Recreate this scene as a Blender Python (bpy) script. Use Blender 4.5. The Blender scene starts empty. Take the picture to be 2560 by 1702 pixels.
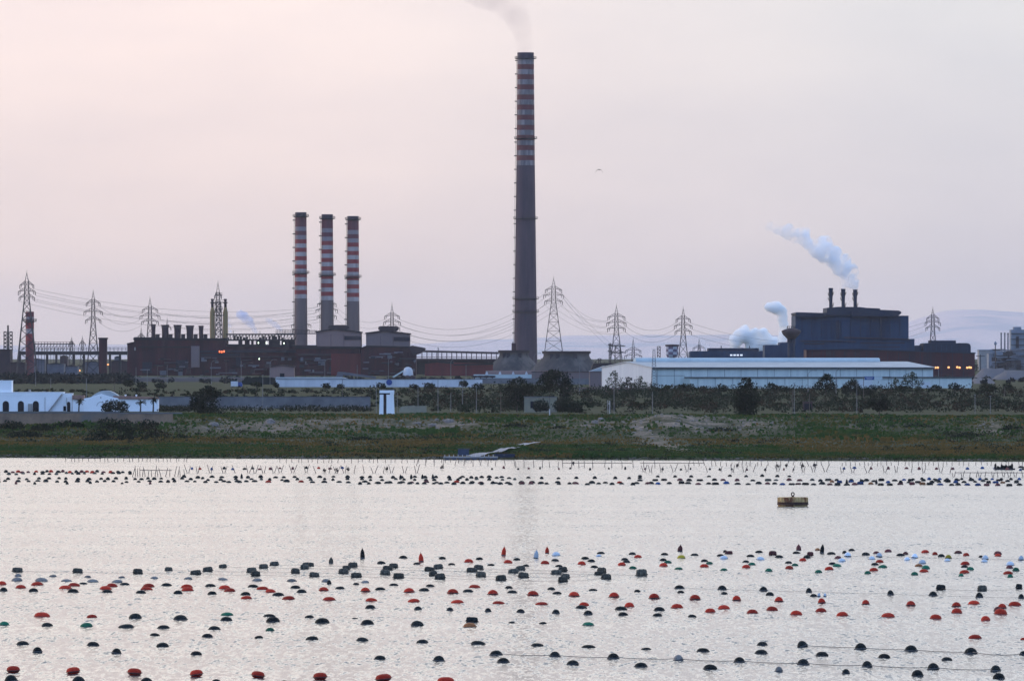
import bpy, math, random
from mathutils import Vector, Matrix, noise
R = math.radians
scene = bpy.context.scene
COL = scene.collection
# ------------------------------------------------------------------ camera, sky, sun
F, H, HY = 21600.0, 21.0, 905.0          # focal length in photo pixels, eye height, horizon row
cd = bpy.data.cameras.new("camera"); cam = bpy.data.objects.new("camera", cd); COL.objects.link(cam)
cd.sensor_width = 36.0; cd.lens = F*36.0/2560.0
cd.shift_y = (HY-851.0)/2560.0
cd.clip_start = 1.0; cd.clip_end = 90000.0
cam.location = (0, 0, H); cam.rotation_euler = (R(90), 0, 0)
scene.camera = cam

SUN_EL, SUN_AZ = 9.0, -68.0               # sun to the left, a little ahead of the camera, low
HAZE_DENSITY = 1.2e-5
w = bpy.data.worlds.new("World"); scene.world = w; w.use_nodes = True
nt = w.node_tree; nt.nodes.clear()
def N(t, **k):
    n = nt.nodes.new(t)
    for a, b in k.items(): setattr(n, a, b)
    return n
def ramp(node, stops):
    cr = node.color_ramp
    while len(cr.elements) > 1: cr.elements.remove(cr.elements[0])
    cr.elements[0].position = stops[0][0]; cr.elements[0].color = (*stops[0][1], 1)
    for p, c in stops[1:]:
        e = cr.elements.new(p); e.color = (*c, 1)
L = nt.links.new
out = N('ShaderNodeOutputWorld'); tc = N('ShaderNodeTexCoord'); sx = N('ShaderNodeSeparateXYZ')
L(tc.outputs['Generated'], sx.inputs[0])
def front(colsL, colsR):
    pass
def mrange(src, a, b, smooth=True):
    m = N('ShaderNodeMapRange'); m.inputs[1].default_value = a; m.inputs[2].default_value = b
    m.clamp = True
    if smooth: m.interpolation_type = 'SMOOTHSTEP'
    L(src, m.inputs[0]); return m.outputs[0]
# elevation ramps (z of the direction; the picture only spans z < 0.042)
elev = mrange(sx.outputs['Z'], 0.0, 1.0, False)
STOPS_L = [(0.0, (.755, .66, .665)), (.012, (.90, .76, .725)), (.045, (1.06, .905, .865)), (.13, (1.85, 1.72, 1.54)), (.35, (1.5, 1.53, 1.48)), (1.0, (.34, .50, .88))]
STOPS_R = [(0.0, (.64, .595, .655)), (.012, (.715, .675, .71)), (.045, (.81, .815, .825)), (.13, (1.45, 1.46, 1.46)), (.35, (1.25, 1.34, 1.42)), (1.0, (.34, .50, .88))]
rl = N('ShaderNodeValToRGB'); ramp(rl, STOPS_L); L(elev, rl.inputs[0])
rr = N('ShaderNodeValToRGB'); ramp(rr, STOPS_R); L(elev, rr.inputs[0])
mx = N('ShaderNodeMix', data_type='RGBA'); L(mrange(sx.outputs['X'], -0.05, 0.065), mx.inputs['Factor'])
L(rl.outputs[0], mx.inputs['A']); L(rr.outputs[0], mx.inputs['B'])
# thin cloud veils, stretched sideways
mp = N('ShaderNodeMapping'); mp.inputs['Scale'].default_value = (26, 1, 95); L(tc.outputs['Generated'], mp.inputs[0])
nz = N('ShaderNodeTexNoise'); nz.inputs['Scale'].default_value = 1.0; nz.inputs['Detail'].default_value = 4; L(mp.outputs[0], nz.inputs['Vector'])
veil = N('ShaderNodeMix', data_type='RGBA', blend_type='MULTIPLY'); veil.inputs['Factor'].default_value = 1.0
vr = N('ShaderNodeValToRGB'); ramp(vr, [(.32, (.93, .925, .945)), (.68, (1.035, 1.01, 1.0))]); L(nz.outputs[0], vr.inputs[0])
L(mx.outputs['Result'], veil.inputs['A']); L(vr.outputs[0], veil.inputs['B'])
# the sky behind the camera: clear and blue
rb = N('ShaderNodeValToRGB'); ramp(rb, [(0, (.52, .78, 1.32)), (.15, (.64, 1.03, 1.85)), (.5, (.48, .79, 1.52)), (1, (.34, .50, .88))]); L(elev, rb.inputs[0])
mb = N('ShaderNodeMix', data_type='RGBA'); L(mrange(sx.outputs['Y'], -0.45, 0.75), mb.inputs['Factor'])
L(rb.outputs[0], mb.inputs['A']); L(veil.outputs['Result'], mb.inputs['B'])
bg = N('ShaderNodeBackground'); L(mb.outputs['Result'], bg.inputs[0]); bg.inputs[1].default_value = 0.80
sky = N('ShaderNodeTexSky', sky_type='NISHITA'); sky.sun_disc = False
sky.sun_elevation = R(SUN_EL); sky.sun_rotation = R(SUN_AZ); sky.dust_density = 3.0
bg2 = N('ShaderNodeBackground'); L(sky.outputs[0], bg2.inputs[0]); bg2.inputs[1].default_value = 0.05
hs = N('ShaderNodeMixShader'); hs.inputs[0].default_value = 0.12
L(bg.outputs[0], hs.inputs[1]); L(bg2.outputs[0], hs.inputs[2]); L(hs.outputs[0], out.inputs[0])

sl = bpy.data.lights.new("sun", 'SUN'); sl.energy = 0.7; sl.angle = R(12); sl.color = (1, .76, .62)
sun = bpy.data.objects.new("sun", sl); COL.objects.link(sun)
sd = Vector((math.sin(R(SUN_AZ))*math.cos(R(SUN_EL)), math.cos(R(SUN_AZ))*math.cos(R(SUN_EL)), math.sin(R(SUN_EL))))
sun.rotation_euler = sd.to_track_quat('Z', 'Y').to_euler(); sun.location = (-500, 0, 400)
scene.view_settings.view_transform = 'Standard'; scene.view_settings.look = 'None'
scene.view_settings.exposure = 0.55; scene.view_settings.gamma = 1.0
scene.cycles.volume_bounces = 10; scene.cycles.max_bounces = 12; scene.cycles.transparent_max_bounces = 16
scene.cycles.use_denoising = True

# ------------------------------------------------------------------ helpers
def PX(px, Y): return (px-1280.0)*Y/F
def PZ(py, Y): return H-(py-HY)*Y/F
MATS = {}
def mat(name, col, rough=0.7, col2=None, scale=(1, 1, 1), nscale=1.0, lo=.35, hi=.65, detail=4, metal=0.0, third=None, tlo=.6, thi=.7, tscale=None, spec=0.3):
    """Principled with a noise mix of two (or three) real colours in object space."""
    if name in MATS: return MATS[name]
    m = bpy.data.materials.new(name); m.use_nodes = True; MATS[name] = m
    t = m.node_tree; b = t.nodes['Principled BSDF']
    b.inputs['Roughness'].default_value = rough; b.inputs['Metallic'].default_value = metal
    b.inputs['Specular IOR Level'].default_value = spec
    if col2 is None: col2 = tuple(c*.72 for c in col)
    tc = t.nodes.new('ShaderNodeTexCoord'); mp = t.nodes.new('ShaderNodeMapping'); mp.inputs['Scale'].default_value = scale
    t.links.new(tc.outputs['Object'], mp.inputs[0])
    def nmix(a, bcol, ns, l, h, seed):
        n = t.nodes.new('ShaderNodeTexNoise'); n.inputs['Scale'].default_value = ns; n.inputs['Detail'].default_value = detail
        n.inputs['Roughness'].default_value = .62
        mm = t.nodes.new('ShaderNodeMapping'); mm.inputs['Location'].default_value = (seed*7.3, seed*3.1, seed*1.7)
        t.links.new(mp.outputs[0], mm.inputs[0]); t.links.new(mm.outputs[0], n.inputs['Vector'])
        r = t.nodes.new('ShaderNodeMapRange'); r.inputs[1].default_value = l; r.inputs[2].default_value = h; t.links.new(n.outputs[0], r.inputs[0])
        x = t.nodes.new('ShaderNodeMix'); x.data_type = 'RGBA'; t.links.new(r.outputs[0], x.inputs['Factor'])
        if isinstance(a, tuple): x.inputs['A'].default_value = (*a, 1)
        else: t.links.new(a, x.inputs['A'])
        x.inputs['B'].default_value = (*bcol, 1)
        return x.outputs['Result']
    c = nmix(col, col2, nscale, lo, hi, 0)
    if third: c = nmix(c, third, tscale or nscale*.4, tlo, thi, 1)
    t.links.new(c, b.inputs['Base Color'])
    return m
def emis(name, col, s):
    m = bpy.data.materials.new(name); m.use_nodes = True
    b = m.node_tree.nodes['Principled BSDF']; b.inputs['Base Color'].default_value = (*col, 1)
    b.inputs['Emission Color'].default_value = (*col, 1); b.inputs['Emission Strength'].default_value = s
    return m

class MB:
    def __init__(s): s.v = []; s.f = []; s.m = []
    def add(s, vs, fs, mi=0):
        o = len(s.v); s.v += [tuple(p) for p in vs]
        for f in fs: s.f.append(tuple(i+o for i in f)); s.m.append(mi)
        return s
    def box(s, x0, x1, y0, y1, z0, z1, mi=0):
        if x1 < x0: x0, x1 = x1, x0
        if z1 < z0: z0, z1 = z1, z0
        return s.add([(x0, y0, z0), (x1, y0, z0), (x1, y1, z0), (x0, y1, z0), (x0, y0, z1), (x1, y0, z1), (x1, y1, z1), (x0, y1, z1)],
                     [(3, 2, 1, 0), (4, 5, 6, 7), (0, 1, 5, 4), (1, 2, 6, 5), (2, 3, 7, 6), (3, 0, 4, 7)], mi)
    def prism(s, poly, y0, y1, mi=0):
        """poly: (x, z) outline seen from the camera, counter-clockwise or not."""
        n = len(poly)
        a = sum(poly[i][0]*poly[(i+1) % n][1]-poly[(i+1) % n][0]*poly[i][1] for i in range(n))
        if a < 0: poly = poly[::-1]
        vs = [(x, y0, z) for x, z in poly]+[(x, y1, z) for x, z in poly]
        fs = [tuple(range(n)), tuple(range(2*n-1, n-1, -1))]
        fs += [(i, n+i, n+(i+1) % n, (i+1) % n) for i in range(n)]
        return s.add(vs, fs, mi)
    def tube(s, p, q, r0, r1=None, n=4, mi=0):
        p, q = Vector(p), Vector(q); r1 = r0 if r1 is None else r1
        d = (q-p)
        if d.length < 1e-6: return s
        d.normalize(); u = d.orthogonal().normalized(); w = d.cross(u)
        vs = []
        for c, r in ((p, r0), (q, r1)):
            for i in range(n):
                a = 2*math.pi*(i+.5)/n; vs.append(c+(u*math.cos(a)+w*math.sin(a))*r)
        fs = [(i, (i+1) % n, n+(i+1) % n, n+i) for i in range(n)]+[tuple(range(n-1, -1, -1)), tuple(range(n, 2*n))]
        return s.add(vs, fs, mi)
    def path(s, pts, r, n=4, mi=0):
        for a, b in zip(pts, pts[1:]): s.tube(a, b, r, r, n, mi)
        return s
    def lathe(s, prof, n=24, cx=0, cy=0, mis=None, cap=True, mi=0):
        vs = []; fs = []; o = len(s.v)
        for r, z in prof:
            for i in range(n):
                a = 2*math.pi*i/n; vs.append((cx+r*math.cos(a), cy+r*math.sin(a), z))
        s.v += vs
        for k in range(len(prof)-1):
            for i in range(n):
                j = (i+1) % n
                s.f.append((o+k*n+i, o+k*n+j, o+(k+1)*n+j, o+(k+1)*n+i)); s.m.append(mis[k] if mis else mi)
        if cap:
            s.f.append(tuple(o+i for i in range(n-1, -1, -1))); s.m.append(mis[0] if mis else mi)
            k = (len(prof)-1)*n
            s.f.append(tuple(o+k+i for i in range(n))); s.m.append(mis[-1] if mis else mi)
        return s
    def leaf(s, c, size, rnd, mi=0, flat=0.0):
        u = Vector((rnd.uniform(-1, 1), rnd.uniform(-1, 1), rnd.uniform(-1, 1)*(1-flat)))
        if u.length < .05: u = Vector((1, 0, 0))
        u.normalize(); w = u.cross(Vector((rnd.uniform(-1, 1), rnd.uniform(-1, 1), rnd.uniform(-1, 1)))).normalized()
        a = size*rnd.uniform(.6, 1.2); b = size*rnd.uniform(.35, .8); c = Vector(c)
        return s.add([c-u*a, c+w*b, c+u*a, c-w*b], [(0, 1, 2, 3)], mi)
    def build(s, name, mats, parent=None, smooth=False, loc=None):
        me = bpy.data.meshes.new(name); me.from_pydata(s.v, [], s.f)
        if not isinstance(mats, (list, tuple)): mats = [mats]
        for m in mats: me.materials.append(m)
        if len(mats) > 1: me.polygons.foreach_set('material_index', s.m)
        if smooth: me.polygons.foreach_set('use_smooth', [True]*len(s.f))
        me.update()
        o = bpy.data.objects.new(name, me); COL.objects.link(o)
        if parent is not None: o.parent = parent
        if loc is not None: o.location = loc
        return o
def tag(o, label, cat, group=None):
    o['label'] = label; o['category'] = cat
    if group: o['group'] = group
    return o
def kind(o, k, label=None):
    o['kind'] = k
    if label: o['label'] = label
    return o
class T:
    """A thing: an Empty at its base, with px->local metre helpers for its own distance."""
    def __init__(s, name, label, cat, px, Y, z, group=None, rz=0.0):
        s.o = bpy.data.objects.new(name, None); COL.objects.link(s.o)
        s.o.empty_display_size = 1.0
        s.Y = Y; s.ox = PX(px, Y); s.oz = z; s.o.location = (s.ox, Y, z); s.o.rotation_euler = (0, 0, rz)
        tag(s.o, label, cat, group); s.k = Y/F
    def x(s, px): return PX(px, s.Y)-s.ox
    def z(s, py): return PZ(py, s.Y)-s.oz
    def part(s, name, mb, mats, smooth=False, parent=None): return mb.build(name, mats, parent or s.o, smooth)
ORD = ['first', 'second', 'third', 'fourth', 'fifth', 'sixth', 'seventh', 'eighth', 'ninth', 'tenth', 'eleventh', 'twelfth', 'thirteenth', 'fourteenth', 'fifteenth', 'sixteenth',
       'seventeenth', 'eighteenth', 'nineteenth', 'twentieth', 'twenty-first', 'twenty-second', 'twenty-third', 'twenty-fourth', 'twenty-fifth', 'twenty-sixth', 'twenty-seventh', 'twenty-eighth', 'twenty-ninth', 'thirtieth']

# ------------------------------------------------------------------ lie of the land
def lerp_table(tab, v):
    if v <= tab[0][0]: return tab[0][1]
    for (a, za), (b, zb) in zip(tab, tab[1:]):
        if v <= b:
            t = (v-a)/(b-a); return za+(zb-za)*t
    return tab[-1][1]
LAND = [(1845, -1.2), (1860, 0.0), (1872, .55), (2000, 1.75), (2110, 2.7), (2160, 4.3), (2200, 5.9), (2235, 6.6), (2300, 6.7), (2640, 6.8), (2760, 7.8), (2930, 10.6), (2990, 11.3), (3300, 11.4), (4000, 12.0), (5000, 13.0), (8000, 18), (15000, 26), (27400, 30)]
def shear(x, y):
    xx = max(-330, min(330, x)); f = max(0.0, min(1.0, (2500-y)/400.0))
    return y+.345*xx*f
def ground(x, y, rough=True):
    u = shear(x, y); z = lerp_table(LAND, u)
    if rough and 2090 < u < 2260:       # bare earth mound on the crest
        px = 1280+x/y*F; z += 2.3*math.exp(-((px-1668)/75)**2-((u-2178)/34)**2)+1.1*math.exp(-((px-850)/110)**2-((u-2180)/26)**2)
    if rough and 1866 < u < 2300:
        k = min(1, (u-1866)/40)*min(1, (2300-u)/40)
        z += k*(noise.fractal((x*.035, y*.02, 3.1), 1.0, 2.0, 4)*.55+noise.noise((x*.011, y*.006, 9.4))*.5)
        if 2110 < u < 2240: z += k*noise.fractal((x*.12, y*.07, 5.7), 1.0, 2.0, 3)*.45
    return z
def gz(px, Y): return ground(PX(px, Y), Y)
# ------------------------------------------------------------------ setting: water, ground, hills
def water_material():
    m = bpy.data.materials.new('water'); m.use_nodes = True; t = m.node_tree; b = t.nodes['Principled BSDF']
    b.inputs['Base Color'].default_value = (.035, .05, .065, 1); b.inputs['Roughness'].default_value = .15
    b.inputs['IOR'].default_value = 1.33; b.inputs['Specular IOR Level'].default_value = .5
    tc = t.nodes.new('ShaderNodeTexCoord'); l = t.links.new
    def nz(scale, sc, detail, col=True):
        mp = t.nodes.new('ShaderNodeMapping'); mp.inputs['Scale'].default_value = sc; l(tc.outputs['Object'], mp.inputs[0])
        n = t.nodes.new('ShaderNodeTexNoise'); n.inputs['Scale'].default_value = scale; n.inputs['Detail'].default_value = detail
        n.inputs['Roughness'].default_value = .6; l(mp.outputs[0], n.inputs['Vector']); return n.outputs['Color' if col else 0]
    def vm(op, a, bb):
        n = t.nodes.new('ShaderNodeVectorMath'); n.operation = op
        for i, q in enumerate((a, bb)):
            if isinstance(q, tuple): n.inputs[i].default_value = q
            else: l(q, n.inputs[i])
        return n.outputs[0]
    # ripples (about a third of a metre) and wavelets (about three metres): real slopes, no picture-space pattern
    rip = vm('SUBTRACT', nz(3.4, (1, .6, 1), 3), (.5, .5, .5))
    wav = vm('SUBTRACT', nz(2.3, (1.1, .12, 1), 3), (.5, .5, .5))
    # wind patches: long streaks where the ripples are stronger or calmer
    mr = t.nodes.new('ShaderNodeMapRange'); mr.inputs[1].default_value = .36; mr.inputs[2].default_value = .64
    mr.inputs[3].default_value = .65; mr.inputs[4].default_value = 1.25
    l(nz(.011, (.35, 2.6, 1), 4, False), mr.inputs[0])
    sc = t.nodes.new('ShaderNodeVectorMath'); sc.operation = 'SCALE'
    s1 = t.nodes.new('ShaderNodeVectorMath'); s1.operation = 'SCALE'; l(rip, s1.inputs[0]); s1.inputs['Scale'].default_value = .5
    s2 = t.nodes.new('ShaderNodeVectorMath'); s2.operation = 'SCALE'; l(wav, s2.inputs[0]); s2.inputs['Scale'].default_value = 1.25
    l(vm('ADD', s1.outputs[0], s2.outputs[0]), sc.inputs[0]); l(mr.outputs[0], sc.inputs['Scale'])
    s3 = t.nodes.new('ShaderNodeVectorMath'); s3.operation = 'SCALE'; l(vm('SUBTRACT', nz(.27, (1, .13, 1), 2), (.5, .5, .5)), s3.inputs[0]); s3.inputs['Scale'].default_value = .26
    flat = vm('MULTIPLY', vm('ADD', sc.outputs[0], s3.outputs[0]), (1, 1, 0))
    nrm = vm('NORMALIZE', vm('ADD', flat, (0, 0, 1)), (0, 0, 0))
    l(nrm, b.inputs['Normal'])
    return m
WATER = water_material()
mb = MB(); mb.add([(-3800, -100, 0), (3800, -100, 0), (3800, 1975, 0), (-3800, 1975, 0)], [(0, 1, 2, 3)])
kind(mb.build('water', WATER), 'structure', 'pale silvery inlet water with fine ripples')

def ground_material():
    m = bpy.data.materials.new('ground'); m.use_nodes = True; t = m.node_tree; b = t.nodes['Principled BSDF']; l = t.links.new
    b.inputs['Roughness'].default_value = .95; b.inputs['Specular IOR Level'].default_value = .1
    tc = t.nodes.new('ShaderNodeTexCoord'); at = t.nodes.new('ShaderNodeAttribute'); at.attribute_name = 'rubble'
    def nz(scale, sc, detail=5):
        mp = t.nodes.new('ShaderNodeMapping'); mp.inputs['Scale'].default_value = sc; l(tc.outputs['Object'], mp.inputs[0])
        n = t.nodes.new('ShaderNodeTexNoise'); n.inputs['Scale'].default_value = scale; n.inputs['Detail'].default_value = detail
        n.inputs['Roughness'].default_value = .65; l(mp.outputs[0], n.inputs['Vector']); return n.outputs[0]
    def mr(s, a, bb):
        r = t.nodes.new('ShaderNodeMapRange'); r.inputs[1].default_value = a; r.inputs[2].default_value = bb; l(s, r.inputs[0]); return r.outputs[0]
    def mix(f, a, c):
        x = t.nodes.new('ShaderNodeMix'); x.data_type = 'RGBA'; l(f, x.inputs['Factor'])
        for k, q in (('A', a), ('B', c)):
            if isinstance(q, tuple): x.inputs[k].default_value = (*q, 1)
            else: l(q, x.inputs[k])
        return x.outputs['Result']
    c = mix(mr(nz(.05, (1, .5, 1)), .4, .62), (.011, .025, .005), (.028, .031, .008))
    c = mix(mr(nz(.6, (1, .5, 1)), .45, .7), c, (.018, .028, .010))
    a = t.nodes.new('ShaderNodeMath'); a.operation = 'MULTIPLY'; l(at.outputs['Fac'], a.inputs[0]); l(mr(nz(.16, (1, .5, 1)), .42, .6), a.inputs[1])
    c = mix(a.outputs[0], c, mix(mr(nz(1.1, (1, .6, 1)), .35, .65), (.30, .23, .17), (.12, .095, .075)))
    l(c, b.inputs['Base Color']); return m
GROUND = ground_material()
def rubble(x, y):
    """how stony the slope is here (0..1): pale spoil on the upper bank"""
    u = shear(x, y)
    if u < 1880 or u > 2330: return 0.0
    px = 1280+x/y*F
    up = max(0, 1-abs(u-2178)/62.0)
    a = 0.0
    for c, ww, k in ((560, 170, .7), (690, 80, .8), (840, 160, .75), (1000, 110, .8), (1130, 90, .9), (1480, 130, .7), (1690, 150, 1.25), (1880, 90, .8), (2140, 120, .35), (2480, 40, .9)):
        a = max(a, k*math.exp(-((px-c)/ww)**2))
    v = a*up
    d = abs((px-1640)+(u-2080)*.5)          # the worn track running down towards the water at 1620
    if 1960 < u < 2180: v = max(v, .9*math.exp(-(d/45)**2))
    return min(1, v*1.1)
ys = [1835+2.2*i for i in range(0, 60)]+[1967+2.6*i for i in range(0, 125)]+[2292+14*i for i in range(0, 52)]+[3030, 3300, 3800, 4500, 5500, 7000, 10000, 15000, 30000, 63500]
xs = [-3700, -2000, -900, -450, -330, -260, -200]+[-170+2.0*i for i in range(0, 171)]+[200, 260, 330, 450, 900, 2000, 3700]
vs = [(x*(1 if abs(x) > 400 else 1), y-.345*max(-330, min(330, x))*max(0, min(1, (2500-y)/400)), 0) for y in ys for x in xs]
vs = [(x, y, ground(x, y)) for x, y, _ in vs]
nx = len(xs); fs = [(j*nx+i, j*nx+i+1, (j+1)*nx+i+1, (j+1)*nx+i) for j in range(len(ys)-1) for i in range(nx-1)]
gm = MB(); gm.v = vs; gm.f = fs; gm.m = [0]*len(fs)
go = gm.build('ground', GROUND, smooth=True)
at = go.data.attributes.new('rubble', 'FLOAT', 'POINT'); at.data.foreach_set('value', [rubble(v[0], v[1]) for v in vs])
kind(go, 'structure', 'grassy shore bank and flat land behind it')

# far ridge
hm = mat('hazed hill scrub', (.68, .54, .50), .95, (.60, .49, .47), nscale=.003, third=(.42, .40, .42), tlo=.5, thi=.6)  # scrub colour lifted very pale, part of the distance haze painted in
def ridge(px):
    base = 838
    if px > 2200: base = 838-60*min(1, (px-2200)/160)**.8 if px < 2360 else 778+4*math.sin(px*.02)
    elif px < 1000: base = 862
    elif px < 1400: base = 862-(px-1000)/400*22
    return base+3.0*noise.noise((px*.006, 1.3, 0))+1.5*noise.noise((px*.03, 4.3, 0))
Yh = 58000.0; hv = []; hf = []; cols = list(range(-1400, 4000, 12))
for k, (dy, f) in enumerate(((-3600, 0), (-2500, .45), (-1200, .78), (0, 1.0), (1800, .7), (4000, 0))):
    for px in cols:
        x = PX(px, Yh); top = PZ(ridge(px), Yh)
        z = 24+(top-24)*f*(1+(.18*noise.noise((x*.0016, k*1.7, 2)) if 0 < k < 3 else 0))
        hv.append((x, Yh+dy, z))
n = len(cols); hf = [(k*n+i, k*n+i+1, (k+1)*n+i+1, (k+1)*n+i) for k in range(5) for i in range(n-1)]
h = MB(); h.v = hv; h.f = hf; h.m = [0]*len(hf)
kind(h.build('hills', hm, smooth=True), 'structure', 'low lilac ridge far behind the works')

# ------------------------------------------------------------------ vegetation
def leafmat(name, a, b, c):
    m = mat(name, a, .85, b, nscale=.16, third=c, tscale=.07, tlo=.5, thi=.62, spec=.12)
    bs = m.node_tree.nodes['Principled BSDF']; return m
LEAF_DARK = leafmat('dark leaves', (.008, .014, .006), (.014, .021, .008), (.024, .022, .010))
LEAF_MID = leafmat('scrub leaves', (.007, .015, .006), (.014, .022, .007), (.032, .019, .008))
LEAF_BANK = leafmat('bank grass', (.022, .056, .009), (.042, .074, .012), (.095, .070, .012))
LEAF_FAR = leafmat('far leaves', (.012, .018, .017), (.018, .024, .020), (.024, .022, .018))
LEAF_OPEN = leafmat('open leaves', (.035, .05, .03), (.06, .07, .04), (.10, .10, .07))
BARK = mat('bark', (.05, .04, .033), .9, (.03, .025, .02), nscale=3)
def clump(mb, c, rx, ry, rz, n, size, rnd, hollow=.35):
    s = rnd.random()*100
    for _ in range(n):
        while True:
            d = Vector((rnd.uniform(-1, 1), rnd.uniform(-1, 1), rnd.uniform(-1, 1)))
            if .05 < d.length <= 1: break
        d.normalize(); r = rnd.uniform(hollow, 1)**.6
        r *= 1+.34*noise.noise(d*1.9+Vector((s, s, s)))+.18*noise.noise(d*5+Vector((s, 0, s)))
        mb.leaf((c[0]+d.x*rx*r, c[1]+d.y*ry*r, c[2]+d.z*rz*r), size, rnd)
def tree(name, label, px, Y, top, lobes, leaf=LEAF_DARK, size=.34, dens=1.0, trunk=True, cat='tree', group=None, base=None, seed=1, limbs=6):
    """lobes: (px, py, rx px, rz px). Crown of leaf clumps round a tapered trunk with limbs."""
    rnd = random.Random(seed); z = gz(px, Y)-.1
    t = T(name, label, cat, px, Y, z, group)
    mb = MB()
    for (lx, ly, rx, rz) in lobes:
        a, b = rx*t.k, rz*t.k
        clump(mb, (t.x(lx), rnd.uniform(-.3, .3)*a, t.z(ly)), a, a*.9, b, int(dens*55*a*(b+.6)/(size*size*9))+30, size, rnd)
    if trunk:
        tb = MB(); zt = t.z(top)
        cz = sum(t.z(l[1]) for l in lobes)/len(lobes); r0 = max(.14, cz*.045)
        q = Vector((0, 0, 0)); pts = [q]
        for k in range(1, 5): pts.append(Vector((rnd.uniform(-.15, .15)*k*.5, rnd.uniform(-.1, .1), cz*k/4)))
        for k in range(4): tb.tube(pts[k], pts[k+1], r0*(1-.17*k), r0*(1-.17*(k+1)), 7)
        for k in range(limbs):
            l = lobes[k % len(lobes)]; e = Vector((t.x(l[0])+rnd.uniform(-.6, .6)*l[2]*t.k, rnd.uniform(-.5, .5)*l[2]*t.k, t.z(l[1])+rnd.uniform(-.1, .6)*l[3]*t.k))
            s = pts[2]+(pts[3]-pts[2])*rnd.random(); mid = (s+e)*.5+Vector((0, 0, .3))
            tb.tube(s, mid, r0*.5, r0*.34, 5); tb.tube(mid, e, r0*.34, r0*.12, 5)
        t.part('trunk', tb, BARK)
    t.part('crown', mb, leaf)
    return t
# big trees and bushes of the middle ground: (lobes are photo pixels)
tree('pine_tree', 'tallest broad round-headed dark tree above the beige shed', 1410, 2480, 925, [(1390, 950, 40, 26), (1362, 958, 22, 20), (1415, 965, 18, 20), (1412, 990, 14, 22), (1380, 936, 24, 14)], seed=3)
tree('pine_tree', 'wide dark tree with ragged low crown touching the shed side', 1292, 2470, 945, [(1295, 965, 30, 22), (1275, 985, 20, 24), (1300, 990, 22, 22), (1325, 972, 14, 14), (1272, 1008, 16, 12), (1305, 1010, 14, 10)], seed=4)
for lx, rx, rz, py, lab, sd in ((1352, 21, 16, 1013, 'rounded dark bush hiding the front of the beige shed', 5), (1415, 34, 20, 1012, 'large dark bush at the foot of the round-headed tree', 6), (1447, 12, 10, 1020, 'small low bush beside the large bush by the shed', 7)):
    tree('bush', lab, lx, 2440, py-rz, [(lx, py, rx, rz), (lx-rx*.4, py+5, rx*.6, rz*.7), (lx+rx*.45, py+6, rx*.55, rz*.6)], trunk=False, cat='bush', seed=sd, size=.28)
tree('cypress_clump', 'big ragged dark evergreen clump in front of the long grey wall', 515, 2330, 968, [(512, 1010, 38, 30), (520, 985, 26, 20), (528, 1030, 34, 20), (492, 1005, 22, 28), (540, 985, 18, 10), (525, 974, 14, 10)], seed=8, size=.32)
tree('bush', 'dense dark bush in front of the white chapel', 292, 2420, 998, [(285, 1012, 26, 14), (305, 1014, 18, 13), (268, 1018, 18, 11), (292, 1026, 30, 10)], trunk=False, cat='bush', seed=9, size=.28)
tree('bush', 'massive dark green thicket on the bank below the chapel', 310, 2085, 1042, [(290, 1082, 56, 26), (350, 1080, 50, 26), (243, 1092, 34, 20), (330, 1112, 70, 20), (392, 1092, 38, 20), (270, 1058, 30, 15), (372, 1062, 26, 14), (225, 1104, 26, 14), (420, 1106, 26, 13), (310, 1062, 24, 16)], leaf=LEAF_MID, trunk=False, cat='bush', seed=10, size=.30, dens=.7)
for lx, ly, rx, rz, Y, lab, sd in ((28, 1062, 34, 12, 2190, 'dark bank bush nearest the left edge below the villa wall', 61), (105, 1068, 30, 10, 2185, 'low dark bank bush below the villa arches', 62), (172, 1060, 40, 10, 2195, 'dark bank bush left of the massive thicket', 63), (60, 1085, 44, 11, 2120, 'wide low bank bush halfway down on the left', 64), (452, 1098, 30, 14, 2085, 'bank bush touching the right side of the massive thicket', 65), (500, 1108, 26, 10, 2060, 'small bank bush right of the massive thicket', 66), (560, 1098, 24, 9, 2085, 'isolated low bank bush below the pale spoil heap', 67),
        (905, 1098, 40, 8, 2080, 'long low dark bush below the guard tower', 68), (1062, 1106, 40, 8, 2060, 'long low dark bush left of the blue crate', 69), (1285, 1068, 44, 12, 2170, 'broad dark scrub bush on the bank below the shed', 70), (1400, 1074, 40, 11, 2150, 'broad dark scrub bush on the bank right of the shed', 71), (1560, 1072, 22, 10, 2150, 'dark bush left of the worn earth slope', 72), (1800, 1078, 44, 11, 2130, 'dark bush under the lone bushy tree', 73), (1960, 1064, 40, 9, 2160, 'low dark bush on the bank right of the lone bushy tree', 74), (2290, 1068, 46, 10, 2150, 'wide dark bush below the fan-shaped tree', 75), (2420, 1090, 50, 11, 2080, 'wide dark bush low on the right bank', 76), (2530, 1072, 30, 12, 2130, 'dark bush on the bank at the right edge', 77)):
    tree('bush', lab, lx, Y, ly-rz, [(lx, ly, rx*.6, rz), (lx-rx*.55, ly+3, rx*.45, rz*.7), (lx+rx*.55, ly+2, rx*.5, rz*.75)], leaf=LEAF_MID, trunk=False, cat='bush', seed=sd, size=.28, dens=.8)
tree('oak_tree', 'tall bushy dark tree standing alone on the bank top', 1866, 2270, 945, [(1865, 1015, 32, 34), (1868, 980, 26, 24), (1866, 958, 20, 16), (1880, 1000, 22, 26), (1850, 1000, 20, 28), (1866, 1036, 28, 14)], seed=11, leaf=LEAF_MID)
tree('oak_tree', 'fan-shaped dark tree with a bare short trunk on the bank edge', 2198, 2245, 980, [(2196, 1000, 26, 20), (2180, 1010, 16, 14), (2212, 1008, 16, 15), (2198, 1020, 16, 10)], seed=12)
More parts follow.
